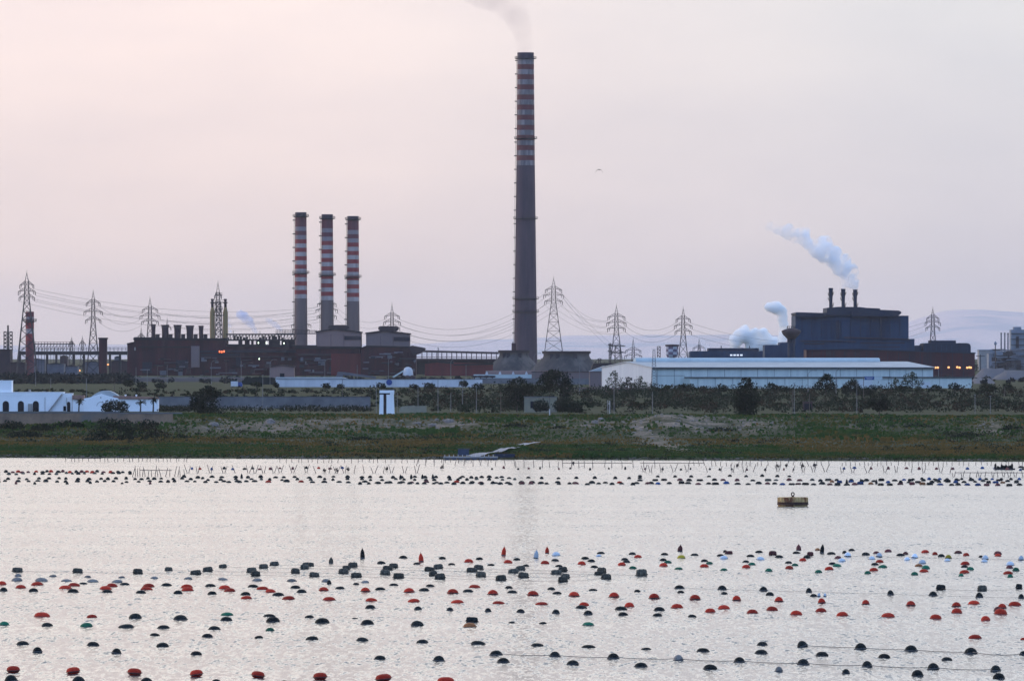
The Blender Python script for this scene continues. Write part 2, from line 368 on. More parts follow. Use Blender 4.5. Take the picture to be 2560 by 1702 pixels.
tree('plane_tree', 'open airy tree with visible branches before the pale warehouse', 2281, 2960, 934, [(2275, 946, 20, 12), (2298, 957, 14, 9), (2262, 956, 12, 8), (2282, 936, 10, 7), (2270, 968, 10, 6), (2296, 970, 8, 6)], leaf=LEAF_OPEN, seed=13, dens=.42, size=.36, limbs=12)
tree('plane_tree', 'small thin tree left of the open airy tree by the warehouse', 2240, 2960, 948, [(2240, 952, 8, 8), (2234, 964, 9, 8), (2246, 968, 8, 6)], leaf=LEAF_OPEN, seed=14, dens=.5, limbs=6)
tree('bush', 'low round bush between the two warehouse trees', 2258, 2955, 966, [(2258, 971, 12, 7)], trunk=False, cat='bush', seed=15)
tree('oak_tree', 'dense green tree against the warehouse under the gantry sign', 2064, 2900, 936, [(2065, 955, 22, 18), (2068, 942, 14, 10), (2045, 965, 14, 12), (2078, 968, 16, 12)], seed=16, leaf=LEAF_MID)
tree('oak_tree', 'spreading tree just right of the dense warehouse tree', 2128, 2880, 948, [(2128, 968, 24, 16), (2132, 955, 12, 9), (2112, 975, 14, 10), (2146, 976, 14, 10)], seed=17, leaf=LEAF_MID)
tree('oak_tree', 'dark rounded tree beneath the road gantry', 2180, 2860, 962, [(2178, 974, 18, 12), (2168, 980, 12, 9)], seed=18, leaf=LEAF_MID)
tree('ash_tree', 'thin flowering-looking tree before the warehouse end wall', 1540, 2985, 928, [(1537, 935, 14, 8), (1525, 955, 12, 12), (1545, 952, 12, 12), (1553, 966, 10, 8), (1518, 968, 8, 6)], leaf=LEAF_OPEN, seed=19, dens=.28, limbs=12, size=.36)
tree('ash_tree', 'second thin sparse tree beside the warehouse end wall', 1600, 2985, 942, [(1600, 948, 10, 8), (1592, 958, 12, 10), (1610, 962, 10, 8)], leaf=LEAF_OPEN, seed=20, dens=.25, limbs=10, size=.34)
tree('ash_tree', 'small dark tree between the two thin warehouse trees', 1569, 2980, 942, [(1571, 948, 9, 7), (1562, 960, 9, 6), (1578, 962, 11, 6)], leaf=LEAF_MID, seed=21, dens=.6)
tree('shrub', 'spiky palm-like shrub below the warehouse wall', 1706, 2960, 958, [(1700, 968, 12, 8), (1712, 966, 12, 8), (1706, 975, 18, 8)], trunk=False, cat='shrub', seed=22, size=.5, dens=.7)
for k, (lx, py, rx, rz, lab) in enumerate(((1726, 968, 12, 10, 'dark shrub next to the spiky palm-like shrub'), (1757, 972, 12, 8, 'low round shrub under the middle of the warehouse'), (1805, 970, 15, 10, 'broad dark shrub left of the lone bushy tree'),
        (1930, 968, 16, 12, 'shrub in front of the warehouse right of the lone tree'), (1955, 972, 22, 8, 'low shrub before the warehouse fence right of the lone tree'), (815, 964, 12, 7, 'small round shrub on the slope under the white road wall'), (851, 965, 10, 6, 'smaller round shrub beside the one under the white wall'),
        (953, 964, 12, 8, 'dark shrub behind the white guard tower'), (1035, 966, 14, 7, 'rounded shrub on the slope right of the guard tower'), (1072, 964, 15, 8, 'pale topped shrub beyond the two lamp posts'), (1158, 958, 12, 8, 'olive green shrub at the end of the white wall'), (1195, 965, 16, 10, 'dark shrub just left of the ragged tree'),
        (320, 957, 14, 9, 'dark shrub behind the chapel roof'), (352, 962, 16, 7, 'brownish shrub behind the chapel wing'), (400, 964, 16, 6, 'low dark shrub along the road bank'), (640, 960, 16, 6, 'dark shrub by the white truck'), (690, 962, 8, 6, 'small shrub at the white wall end'),
        (2340, 968, 14, 7, 'small bush at the warehouse base near its right end'), (2385, 966, 16, 9, 'pointed bush at the warehouse right corner'), (2470, 968, 24, 10, 'olive bush beyond the warehouse corner'), (2520, 966, 14, 10, 'dark bush near the right edge'))):
    tree('shrub', lab, lx, 2945 if lx > 1200 else 3020, py-rz, [(lx, py, rx, rz), (lx+rx*.4, py+3, rx*.6, rz*.7)], trunk=False, cat='shrub', seed=30+k, leaf=LEAF_MID, size=.34)
tree('bush', 'round dark bush halfway down the right bank', 2146, 2085, 1080, [(2146, 1097, 26, 16), (2135, 1104, 18, 10), (2160, 1104, 16, 10)], leaf=LEAF_MID, trunk=False, cat='bush', seed=60, size=.26)
def palm(label, px, Y, top, seed, hang=False):
    rnd = random.Random(seed); t = T('palm_tree', label, 'palm', px, Y, gz(px, Y)-.1, 'palms by the white villa')
    zt = t.z(top)-.7; tb = MB()
    for k in range(6): tb.tube((0, 0, zt*k/6), (0.04*k, 0, zt*(k+1)/6), .24-.012*k, .25-.012*(k+1), 8)
    t.part('trunk', tb, BARK)
    fb = MB()
    for k in range(26):
        a = rnd.uniform(0, 6.28); el = rnd.uniform(-.5 if hang else -.1, 1.2); Lf = rnd.uniform(1.3, 2.0); p = Vector((.24, 0, zt)); d = Vector((math.cos(a)*math.cos(el), math.sin(a)*math.cos(el), math.sin(el)))
        for s in range(6):
            q = p+d*(Lf/6); d = (d+Vector((0, 0, -.26))).normalized(); side = d.cross(Vector((0, 0, 1))); side = side.normalized() if side.length > .05 else Vector((1, 0, 0))
            ww = .30*(1-s/7)
            fb.add([p-side*ww, p+side*ww+Vector((0, 0, -.1)), q+side*ww*.85+Vector((0, 0, -.1)), q-side*ww*.85], [(0, 1, 2, 3)]); p = q
    t.part('crown', fb, LEAF_DARK)
palm('short bushy palm in the gap between villa and chapel', 197, 2425, 999, 1)
palm('stubby palm before the white wing of the chapel', 351, 2425, 1001, 2)
palm('taller palm with drooping dead fronds at the wing end', 383, 2425, 994, 3, True)

# scrub belt on the embankment, bank grass: uncountable masses
rnd = random.Random(77); mb = MB()
for k in range(3900):
    Y = rnd.uniform(2430 if k > 2300 else 2655, 2985); x = rnd.uniform(-285, 285); px = 1280+x/Y*F
    if px < 440 and Y < 2760: continue
    if px < 1080 and Y < 2655: continue
    h = rnd.uniform(.8, 2.3)*(1.25 if px > 1050 else .75)
    if 400 < px < 930: h *= .85
    gap = noise.noise((x*.045, Y*.008, 3.3)); h *= .62+.75*max(-.4, gap)+rnd.uniform(0, .35)
    if gap < -.22 and rnd.random() < .12: continue
    z = ground(x, Y)
    clump(mb, (x, Y, z+h*.35), h*1.25, h, h*.75, int(16+h*9), .42, rnd, .2)
kind(mb.build('undergrowth', LEAF_MID), 'stuff', 'dark scrub covering the embankment below the road')
mb = MB()
for k in range(420):   # low planting along the villa terrace and the vine rows behind
    px = rnd.choice((rnd.uniform(395, 480), rnd.uniform(555, 930), rnd.uniform(700, 930))); Y = rnd.uniform(2470, 2620); x = PX(px, Y); z = ground(x, Y); h = rnd.uniform(.5, 1.5)
    clump(mb, (x, Y, z+h*.5), h*.7, h*.7, h*.7, 16, .26, rnd, .2)
kind(mb.build('shrubbery', LEAF_DARK), 'stuff', 'low garden planting along the terrace and vine rows')
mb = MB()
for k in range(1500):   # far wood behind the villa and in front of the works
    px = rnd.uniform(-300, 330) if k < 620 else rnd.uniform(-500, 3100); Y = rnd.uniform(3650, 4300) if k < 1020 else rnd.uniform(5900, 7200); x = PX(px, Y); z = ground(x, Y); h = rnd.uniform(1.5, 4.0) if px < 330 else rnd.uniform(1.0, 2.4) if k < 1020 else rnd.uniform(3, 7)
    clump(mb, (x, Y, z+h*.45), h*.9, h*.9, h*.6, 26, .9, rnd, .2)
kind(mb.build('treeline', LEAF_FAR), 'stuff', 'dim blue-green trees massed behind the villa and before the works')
mb = MB(); dry = MB()
for k in range(132000):
    x = rnd.uniform(-205, 205); u = rnd.uniform(1868, 2330)
    if rnd.random() < .35: u = rnd.uniform(1868, 2000)
    Y = u-.345*x
    px = 1280+x/Y*F
    if not -560 < px < 3120: continue
    r = rubble(x, Y)
    if rnd.random() < r*.93: continue
    nn = noise.noise((x*.03, u*.016, 1.0))
    tall = .36+.5*max(0, nn)+(.25 if u > 2110 and rnd.random() < .25 else 0)+(.35 if nn > .42 and u < 2160 else 0)
    z = ground(x, Y); a = rnd.uniform(0, 6.28); s = tall*rnd.uniform(.5, 1.1)
    dx, dy = math.cos(a)*s*.8, math.sin(a)*s*.8
    q_ = noise.noise((x*.014, u*.011, 7.0))+.35*noise.noise((x*.06, u*.03, 2.0))+.55*math.exp(-((u-2045)/62.0)**2)
    (dry if q_ > .28+rnd.uniform(-.2, .2) else mb).add([(x-dx, Y-dy, z-.05), (x+dx, Y+dy, z-.05), (x+dx*.7+rnd.uniform(-.2, .2), Y+dy*.7, z+s), (x-dx*.5, Y-dy*.5, z+s*.8)], [(0, 1, 2, 3)])
kind(mb.build('grass', LEAF_BANK), 'stuff', 'rough green and rusty grass covering the shore bank')
kind(dry.build('dry_grass', leafmat('dry grass', (.12, .075, .018), (.15, .085, .016), (.085, .066, .018))), 'stuff', 'rusty ochre dry grass in broad patches on the shore bank')
mb = MB()
for k in range(1000):   # darker bushes scattered over the bank
    u = rnd.choice((rnd.uniform(1885, 1990), rnd.uniform(1990, 2235), rnd.uniform(2060, 2160), rnd.uniform(2120, 2330), rnd.uniform(2240, 2420))); x = rnd.uniform(-135, 135); Y = u-.345*x
    if rubble(x, Y) > .45 or noise.noise((x*.02, u*.012, 4.0)) < -.12: continue
    h = rnd.uniform(.4, 1.5)*(.55 if u > 2240 else 1)
    if u > 2200 and x < 20 and u > 2280: continue
    clump(mb, (x, Y, ground(x, Y)+h*.3), h*1.9, h*1.4, h*.75, int(20+h*16), .26, rnd, .15)
for k in range(700):   # reeds and weed along the water's edge
    x = rnd.uniform(-135, 135); u = rnd.uniform(1859, 1874); Y = u-.345*x; h = rnd.uniform(.2, .7); clump(mb, (x, Y, max(0, ground(x, Y))+h*.3), h*1.6, h, h*.7, 8, .2, rnd, .15)
kind(mb.build('bank_scrub', leafmat('bank scrub leaves', (.012, .022, .007), (.022, .030, .009), (.034, .026, .010))), 'stuff', 'dark scrub patches and weed scattered over the shore bank')
mb = MB()
rk = mat('spoil stone', (.24, .205, .175), .9, (.15, .13, .115), nscale=1.4)
def boulder(mb, x, y, z, s, rnd, n=7):
    o = [rnd.uniform(-9, 9) for _ in range(3)]; prof = []
    vs = []; fs = []
    for i in range(5):
        for j in range(n):
            th = math.pi*(i+.3)/5.6; ph = 2*math.pi*j/n; d = Vector((math.sin(th)*math.cos(ph), math.sin(th)*math.sin(ph), math.cos(th)))
            r = s*(1+.35*noise.noise(d*1.6+Vector(o))); vs.append((x+d.x*r*1.25, y+d.y*r, z+d.z*r*.7))
    for i in range(4):
        for j in range(n): fs.append((i*n+j, (i+1)*n+j, (i+1)*n+(j+1) % n, i*n+(j+1) % n))
    fs.append(tuple(range(n)))
    mb.add(vs, fs)
for k in range(2600):
    u = rnd.uniform(2100, 2235); x = rnd.uniform(-130, 130); Y = u-.345*x
    if rubble(x, Y) < rnd.uniform(.25, 1.1): continue
    boulder(mb, x, Y, ground(x, Y), rnd.uniform(.12, .42), rnd, 6)
kind(mb.build('rubble', rk), 'stuff', 'pale stones scattered over the upper bank')
sb = MB()
for k in range(700):
    x = rnd.uniform(-135, 135); u = rnd.uniform(1857, 1870); Y = u-.345*x
    if noise.noise((x*.05, 1.0, 8.0)) < 0: continue
    boulder(sb, x, Y, max(0, ground(x, Y)), rnd.uniform(.12, .38), rnd, 6)
kind(sb.build('shore_stones', mat('shore stone', (.15, .125, .10), .9, (.07, .06, .05), nscale=1.4)), 'stuff', 'small stones strewn along the water edge')
for px, py, s, lab in ((1123, 1055, 1.15, 'large pale boulder on the upper bank right of the guard tower'), (1080, 1062, .85, 'flatter grey boulder beside the large pale one'), (1092, 1050, .5, 'small stone above the flat grey boulder'), (1045, 1060, .7, 'weathered boulder below the beige garden wall'),
                       (676, 1055, 1.15, 'mound of pale spoil below the vine rows'), (1503, 1050, .75, 'tilted concrete slab lump on the bank crest'), (534, 1064, 1.1, 'low heap of greyish spoil below the evergreen clump'), (1487, 1057, .8, 'jagged block below the tilted slab lump')):
    Y = 2186-.345*PX(px, 2190); Y = min((abs(HY+(H-ground(PX(px, yy), yy)-s*.2)*F/yy-py), yy) for yy in [2090+4*i for i in range(50)])[1]
    b_ = MB(); boulder(b_, 0, 0, .2, s, random.Random(px), 11); o = b_.build('boulder', rk, loc=(PX(px, Y), Y, gz(px, Y))); tag(o, lab, 'boulder')
# ------------------------------------------------------------------ materials of the works
STREAK = (.9, .9, .12)
CONC = mat('chimney concrete', (.175, .12, .105), .85, (.12, .085, .078), STREAK, .25)
PAINT_R = mat('faded red paint', (.30, .045, .04), .75, (.22, .04, .038), STREAK, .3)
PAINT_W = mat('sooty white paint', (.46, .37, .335), .75, (.28, .22, .20), STREAK, .3)
SOOT = mat('sooty red paint', (.19, .05, .05), .8, (.13, .048, .05), STREAK, .3)
SOOTW = mat('grimy white paint', (.30, .235, .225), .8, (.21, .165, .165), STREAK, .3)
CAPM = mat('chimney crown', (.075, .05, .06), .8, (.05, .04, .05), STREAK, .3)
CONC2 = mat('tall chimney concrete', (.088, .055, .066), .85, (.056, .037, .046), STREAK, .25)
PAINT_R2 = mat('dull red paint', (.15, .034, .032), .75, (.11, .03, .03), STREAK, .3)
PAINT_W2 = mat('dull white paint', (.26, .215, .205), .75, (.13, .11, .11), STREAK, .35, lo=.42, hi=.58)
STEEL = mat('dark steel', (.022, .019, .020), .6, (.04, .03, .028), nscale=.3)
LATT = mat('galvanised lattice', (.04, .034, .036), .6, (.028, .024, .027), nscale=.4)
MAROON = mat('maroon cladding', (.062, .015, .018), .8, (.03, .010, .014), STREAK, .25, third=(.055, .032, .032))
MAROON2 = mat('red cladding', (.14, .022, .02), .8, (.09, .018, .018), STREAK, .3)
DARKROOF = mat('dark roof sheet', (.026, .018, .020), .8, (.016, .012, .015), nscale=.12, scale=(1, 1, .4))
DUST = mat('red dust sheet', (.060, .036, .036), .85, (.038, .027, .030), nscale=.15, scale=(1, 1, .5))
PINK = mat('pinkish render', (.26, .165, .14), .85, (.21, .14, .125), STREAK, .12)
PINK2 = mat('greyer render', (.19, .135, .125), .85, (.155, .115, .11), STREAK, .12)
SHADOWM = mat('dark louvre', (.03, .026, .035), .8)
YEL = mat('ochre column paint', (.30, .205, .085), .75, (.20, .13, .07), STREAK, .3)
NAVY = mat('steel hall cladding', (.009, .042, .092), .75, (.005, .024, .056), (1, 1, .1), .18)
NAVY2 = mat('steel hall roof', (.011, .024, .046), .75, (.007, .016, .034), nscale=.1)
REDWALL = mat('works red wall', (.06, .012, .016), .8, (.03, .012, .018), STREAK, .16, third=(.022, .018, .026))
GREYC = mat('weathered concrete', (.06, .056, .055), .9, (.032, .031, .034), (1, 1, .1), .22, third=(.10, .09, .082), tlo=.56, thi=.66)
CLOAK = mat('pipe grey', (.13, .13, .145), .7, (.085, .085, .10), nscale=.3)
PALEB = mat('pale block', (.33, .30, .27), .9, (.25, .23, .215), nscale=.3)
WHITE = mat('whitewash', (.86, .86, .85), .85, (.80, .80, .80), nscale=.25, lo=.4, hi=.75)
WHITE2 = mat('white wall paint', (.60, .60, .60), .85, (.48, .48, .49), STREAK, .3)
MINT = mat('mint sheet', (.50, .56, .55), .65, (.42, .48, .48), STREAK, .25)
SHEET = mat('pale blue sheet', (.55, .61, .56), .6, (.45, .51, .48), (1, 1, .06), .5)
SHEET2 = mat('pale grey sheet', (.56, .585, .585), .6, (.49, .52, .53), (1, 1, .06), .5)
ROOFS = mat('grey roof sheet', (.42, .44, .43), .7, (.34, .36, .36), nscale=.2)
DARKTRIM = mat('dark trim', (.07, .075, .08), .7)
TERRA = mat('terracotta tiles', (.30, .17, .125), .85, (.22, .125, .10), nscale=.8)
SAND = mat('sandy wall', (.29, .19, .12), .9, (.17, .115, .08), nscale=.25, third=(.15, .13, .11))
GREYW = mat('grey block wall', (.17, .165, .165), .9, (.11, .108, .11), nscale=.2)
BEIGE = mat('beige render', (.28, .25, .17), .9, (.21, .19, .14), nscale=.35)
ROADM = mat('dusty road', (.18, .14, .12), .95, (.13, .105, .095), nscale=.1)
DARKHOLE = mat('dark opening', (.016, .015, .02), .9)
SIGNB = mat('blue sign', (.025, .07, .24), .5, (.02, .055, .19))
POLEM = mat('grey pole', (.17, .17, .17), .6, (.12, .12, .12), nscale=.5)
POLED = mat('wood pole', (.12, .095, .075), .9, (.08, .065, .055), nscale=.6)
RUST = mat('rust', (.10, .045, .025), .9, (.05, .028, .02), nscale=1.2)
LAMP_O = emis('orange lamp glow', (1.0, .42, .14), 1.15)
LAMP_R = emis('red lamp glow', (1.0, .16, .05), 1.6)
LAMP_W = emis('pale lamp glow', (.85, 1.0, .72), 1.6)

def poly_px(t, pts): return [(t.x(a), t.z(b)) for a, b in pts]
def wall_px(t, mb, x0, x1, y0, y1, d0, d1, mi=0): mb.box(t.x(x0), t.x(x1), d0, d1, t.z(y1), t.z(y0), mi)

# ------------------------------------------------------------------ chimneys
def chimney(label, pxc, Y, top, base, prof, bands, plats, group, ladder=True, mats=None, scale=1.0):
    """prof: (py, half width px); bands: (py top, py bottom, slot) from the crown down."""
    z = gz(pxc, Y)-.3; t = T('chimney', label, 'chimney', pxc, Y, z, group)
    def rad(py):
        return lerp_table(prof, py)*t.k
    ed = sorted(set([b[0] for b in bands]+[bands[-1][1]]))
    pr = []; mis = []
    for b in bands[::-1]:
        pr += [(rad(b[1]), t.z(b[1])), (rad(b[0]), t.z(b[0]))]; mis += [b[2], b[2]]
    # drop duplicates
    P = [pr[0]]; M = []
    for q, (p, m_) in enumerate(zip(pr[1:], mis)):
        if abs(p[1]-P[-1][1]) < 1e-4: continue
        P.append(p); M.append(bands[::-1][q//2][2])
    mb = MB(); mb.lathe(P, 40, mis=M, cap=False)
    rt, zt = P[-1]
    mb.lathe([(rt, zt), (rt*.86, zt), (rt*.86, zt-6)], 40, mi=M[-1], cap=False)
    t.part('shaft', mb, mats or [CONC, PAINT_R, PAINT_W, SOOT, SOOTW, CAPM], True)
    for py in plats:
        pb = MB(); r = rad(py); zz = t.z(py); e = 1.35*scale
        pb.lathe([(r*.99, zz-.5), (r+e, zz-.15), (r+e, zz+.15), (r*.99, zz+.15)], 40, cap=False)
        for hh in (.7, 1.3): 
            for i in range(40):
                a = 2*math.pi*i/40; b = 2*math.pi*(i+1)/40; q = r+e
                pb.tube((q*math.cos(a), q*math.sin(a), zz+hh), (q*math.cos(b), q*math.sin(b), zz+hh), .07)
        for i in range(20):
            a = 2*math.pi*i/20; q = r+e; pb.tube((q*math.cos(a), q*math.sin(a), zz), (q*math.cos(a), q*math.sin(a), zz+1.3), .07)
        t.part('platform', pb, STEEL)
    if ladder:
        lb = MB(); y0 = prof[-1][0]-30; py = prof[0][0]+20; pts = []
        while py < y0:
            r = rad(py)+.55; lb.box(-r-.9, -r+.7, -.9, .9, t.z(py)-.25, t.z(py)+.35)
            py += 34
        ra, rb_ = rad(prof[0][0]+8)+.5, rad(y0)+.5
        for s in (-.35, .35): lb.tube((-ra, s, t.z(prof[0][0]+8)), (-rb_, s, t.z(y0)), .11)
        t.part('ladder', lb, STEEL)
    return t
G3 = 'three striped chimneys of the sinter plant'
def three(label, c, top, base, first, last, plats):
    n = 17; p = (last-first)/n
    seq = []
    bands = [(top, top+11.5, 5), (top+11.5, first, 3)]
    for i in range(n):
        mi = 2 if i % 2 == 0 else 1
        if i == 0: mi = 4
        elif i < 2: mi = 3
        elif i == 2: mi = 4
        bands.append((first+i*p, first+(i+1)*p, mi))
    bands.append((last, 945, 0))
    chimney(label, c, 5230, top, base, [(top, 14.2), (last, 15.9), (945, 17.2)], bands, plats, G3)
three('striped red and white chimney standing clear of the pinkish blocks', 752, 531, 862, 567, 746, (541.5, 683))
three('striped red and white chimney in the middle of the three', 818, 536, 830, 571, 750.5, (546.5, 688))
three('striped red and white chimney rising behind the pinkish gabled block', 882.5, 540.5, 830, 575.5, 753, (549, 693))
bands = [(132, 149, 5)]; a = 149.0
for i in range(21):
    b = a+12.62; bands.append((a, b, 2 if i % 2 == 0 else 1)); a = b
bands.append((a, 944, 0))
MAIN = chimney('single very tall smoking chimney with banded top', 1314, 5600, 132, 926, [(132, 20.7), (414, 23.2), (640, 25.4), (926, 29.4), (944, 29.8)], bands, (147, 347, 547, 747, 780), None,
               mats=[CONC2, PAINT_R2, PAINT_W2, SOOT, SOOTW, CAPM], scale=1.15)
# short striped stack by the first pylon
chimney('short banded stub chimney beside the nearest pylon', 74.5, 4780, 779, 877, [(779, 10.4), (945, 10.8)],
        [(779, 792, 3), (792, 800, 4), (800, 807, 3), (807, 822, 1), (822, 834, 2), (834, 853, 1), (853, 945, 3)], (803,), None, ladder=False)

# ------------------------------------------------------------------ pylons and cables
PYL = {}
def pylon(key, label, px, Y, apex, arms, base_hw, waist_hw=5.0, waist=None, group='lattice pylons of the power line', zb=None):
    """arms: (py, half length px). Straight-sided legs to the waist, narrow body above."""
    z = gz(px, Y)-.2 if zb is None else zb
    t = T('pylon', label, 'pylon', px, Y, z, group); k = t.k
    hb, hw = base_hw*k, waist_hw*k; zw = t.z(waist or arms[-1][0]+4); za = t.z(arms[0][0]-7); zt = t.z(apex); ht = hw*.72
    lv = [(0, hb)]; n = max(4, int(zw/5.0)); q = (hw/hb)**(1/n)
    fr = [i/n for i in range(n+1)]
    lv = [(zw*(1-(1-f)**1.35), hb+(hw-hb)*(1-(1-f)**1.35)) for f in fr]
    m = max(3, int((za-zw)/3.2))
    lv += [(zw+(za-zw)*i/m, hw+(ht-hw)*i/m) for i in range(1, m+1)]
    mb = MB(); r = .17
    def cor(l): return [Vector((sx*l[1], sy*l[1], l[0])) for sx, sy in ((-1, -1), (1, -1), (1, 1), (-1, 1))]
    for a, b in zip(lv, lv[1:]):
        A, B = cor(a), cor(b)
        for i in range(4):
            j = (i+1) % 4
            mb.tube(A[i], B[i], r*1.25); mb.tube(A[i], B[j], r*.62); mb.tube(A[j], B[i], r*.62)
            mb.tube(B[i], B[j], r*.62)
    for c in cor(lv[-1]): mb.tube(c, (0, 0, zt), r*1.0, r*.5)
    for f in (.33, .66):
        cs = [c.lerp(Vector((0, 0, zt)), f) for c in cor(lv[-1])]
        for i in range(4): mb.tube(cs[i], cs[(i+1) % 4], r*.5)
    mb.tube((0, 0, zt-1), (0, 0, zt+1.2), .08)
    t.part('mast', mb, LATT)
    tips = []
    for py, hl in arms:
        zz = t.z(py); l = hl*k
        for s in (-1, 1):
            ab = MB(); ib = MB()
            for yy in (-ht, ht):
                ab.tube((s*ht, yy, zz+.3), (s*l, 0, zz-.5), r*.9); ab.tube((s*ht, yy, zz+1.9), (s*l*.97, 0, zz-.4), r*.7)
                for f in (.3, .6): ab.tube((s*(ht+(l-ht)*f), yy*(1-f), zz+.3-.8*f), (s*(ht+(l-ht)*f*.92), yy*(1-f), zz+1.9-2.25*f), r*.5)
            ab.tube((s*ht, -ht, zz+.3), (s*ht, ht, zz+.3), r*.6)
            a = t.part('crossarm', ab, LATT)
            ib.tube((s*l*.97, 0, zz-.5), (s*l*.97, 0, zz-2.4), .20, .20, 6); ib.build('insulator', STEEL, a); ib = MB()
            ib.tube((s*l*.72, 0, zz-.2), (s*l*.80, 0, zz-1.9), .16, .16, 6); ib.build('insulator', STEEL, a)
            tips.append(Vector((t.ox+s*l*.97, t.Y, z+zz-2.4)))
    PYL[key] = tips; return t
pylon('A', 'tallest pylon at the far end beside the short banded stack', 67, 4650, 681, [(711, 18), (727, 22), (742, 20)], 27, 6)
pylon('B', 'pylon standing between the pipe bridge and the dark stub tower', 233, 4900, 728, [(756, 18), (778, 24), (799, 20)], 17, 4.6)
pylon('C', 'pylon rising behind the end of the maroon roof', 375, 5260, 745, [(773, 20), (789, 26), (803, 22)], 14, 4.8)
pylon('D', 'pylon body rising between the two ochre columns', 545, 5290, 706, [(738, 9), (756, 8), (773, 8)], 12, 5, waist=800)
pylon('M', 'pylon half hidden behind the middle striped chimney', 817, 5420, 722, [(758, 24), (773, 28), (789, 25)], 13, 4.6)
pylon('N', 'pylon hidden behind the chimney that stands clear, only arm tips showing', 753, 5600, 786, [(811, 25), (824, 22)], 12, 4)
pylon('E', 'pylon rising behind the rounded roof vent of the greyer gabled block', 980, 5300, 760, [(789, 19), (804, 22), (818, 20)], 12, 4)
pylon('F', 'big pylon with wide splayed legs right beside the tall chimney', 1384, 5300, 696, [(723, 21), (737, 26), (752, 23)], 30, 5.8, waist=757)
pylon('G', 'pylon behind the left end of the pale warehouse', 1541, 5000, 764, [(791, 22), (806, 25), (820, 23)], 19, 4.8)
pylon('I', 'pylon beside the chequered water tank', 1708, 5000, 771, [(797, 18.5), (813, 23), (827, 21)], 16, 4.6)
pylon('K', 'pylon between the steel hall and the ridge', 2332, 5200, 771, [(794, 16), (805.5, 20), (818, 18)], 13, 4.2)
pylon('S', 'small pylon with two broad arms behind the warehouse ridge vent', 1583, 5500, 847, [(875, 20), (888, 22)], 9, 3.5, waist=895)
pylon('J', 'tiny distant pylon beside the low dark hall', 1748, 6500, 845, [(869, 16)], 8, 3)
pylon('T', 'tiny distant pylon left of the five roof stacks', 353, 6500, 819, [(840, 9)], 8, 2.5)
pylon('U', 'tiny distant pylon above the pipe bridge', 179, 6800, 844, [(859, 8)], 7, 2.5)
pylon('V', 'tiny distant pylon behind the second roof stack', 418, 6400, 797, [(818, 10)], 8, 2.5)
pylon('W', 'faint distant pylon left of the pylon by the dark stub tower', 206, 6900, 842, [(858, 8)], 7, 2.5)
wire_m = mat('cable', (.06, .055, .06), .6)
def cable(a, b, sag, label):
    mb = MB(); pts = []; c = (a+b)*.5
    for i in range(25):
        f = i/24; p = a.lerp(b, f); p.z -= sag*4*f*(1-f); pts.append(p-c)
    mb.path(pts, .065, 4)
    tag(mb.build('overhead_cable', wire_m, loc=c), label, 'cable', 'overhead power cables')
NAMES = ['top', 'middle', 'lowest']
def span(k1, s1, k2, s2, sag, text, n=3):
    for i in range(n):
        cable(PYL[k1][2*i+s1], PYL[k2][2*i+s2], sag, f'{NAMES[i]} cable of the {text}')
span('A', 1, 'M', 0, 7, 'long near span, tallest pylon to middle striped chimney')
span('A', 0, 'M', 1, 10, 'long far span, tallest pylon to middle striped chimney')
span('B', 1, 'C', 0, 4, 'short span from stub tower pylon to maroon roof pylon')
span('C', 1, 'M', 0, 5, 'span, maroon roof pylon to middle striped chimney')
span('M', 1, 'E', 0, 5, 'span from the middle striped chimney to the greyer block pylon')
span('E', 1, 'F', 0, 13, 'sagging near span passing behind the tall chimney')
span('E', 0, 'F', 1, 17, 'sagging far span passing behind the tall chimney')
span('F', 1, 'G', 0, 5, 'near span from the big splayed pylon to the warehouse pylon')
span('F', 0, 'G', 1, 7, 'far span from the big splayed pylon to the warehouse pylon')
span('G', 1, 'I', 0, 5, 'span between the warehouse pylon and the water tank pylon')
span('F', 1, 'S', 0, 3, 'steep span down to the small two-armed pylon', 2)
span('I', 1, 'K', 0, 12, 'long span from water tank pylon to ridge pylon')

# ------------------------------------------------------------------ left works
def building(name, label, cat, pxc, Y, group=None): return T(name, label, cat, pxc, Y, gz(pxc, Y)-.5, group)
# pipe bridge
t = building('pipe_bridge', 'long dark pipe bridge on square legs at the far left', 'pipe bridge', 180, 4820)
mb = MB(); wall_px(t, mb, 46, 319, 878, 887, -3, 3); t.part('deck', mb, STEEL)
mb = MB()
for q in range(28): 
    x = t.x(48+q*9.9); mb.tube((x, -2.8, t.z(878)), (x, -2.8, t.z(868.5)), .14)
for py in (868.5, 873): mb.tube((t.x(48), -2.8, t.z(py)), (t.x(317), -2.8, t.z(py)), .12)
t.part('railing', mb, STEEL)
for lx in (50, 75, 118, 141, 185, 210, 275, 300):
    mb = MB(); wall_px(t, mb, lx-2.6, lx+2.6, 887, 945, -2, 2); t.part('leg', mb, STEEL)
# stub tower
t = building('tower', 'dark square stub tower breaking through the pipe bridge', 'tower', 257.5, 4790)
mb = MB(); wall_px(t, mb, 248, 267.5, 848, 948, -4, 4); t.part('shaft', mb, MAROON)
mb = MB(); wall_px(t, mb, 246.5, 269.5, 844, 848, -4.6, 4.6); t.part('cap', mb, DARKROOF)
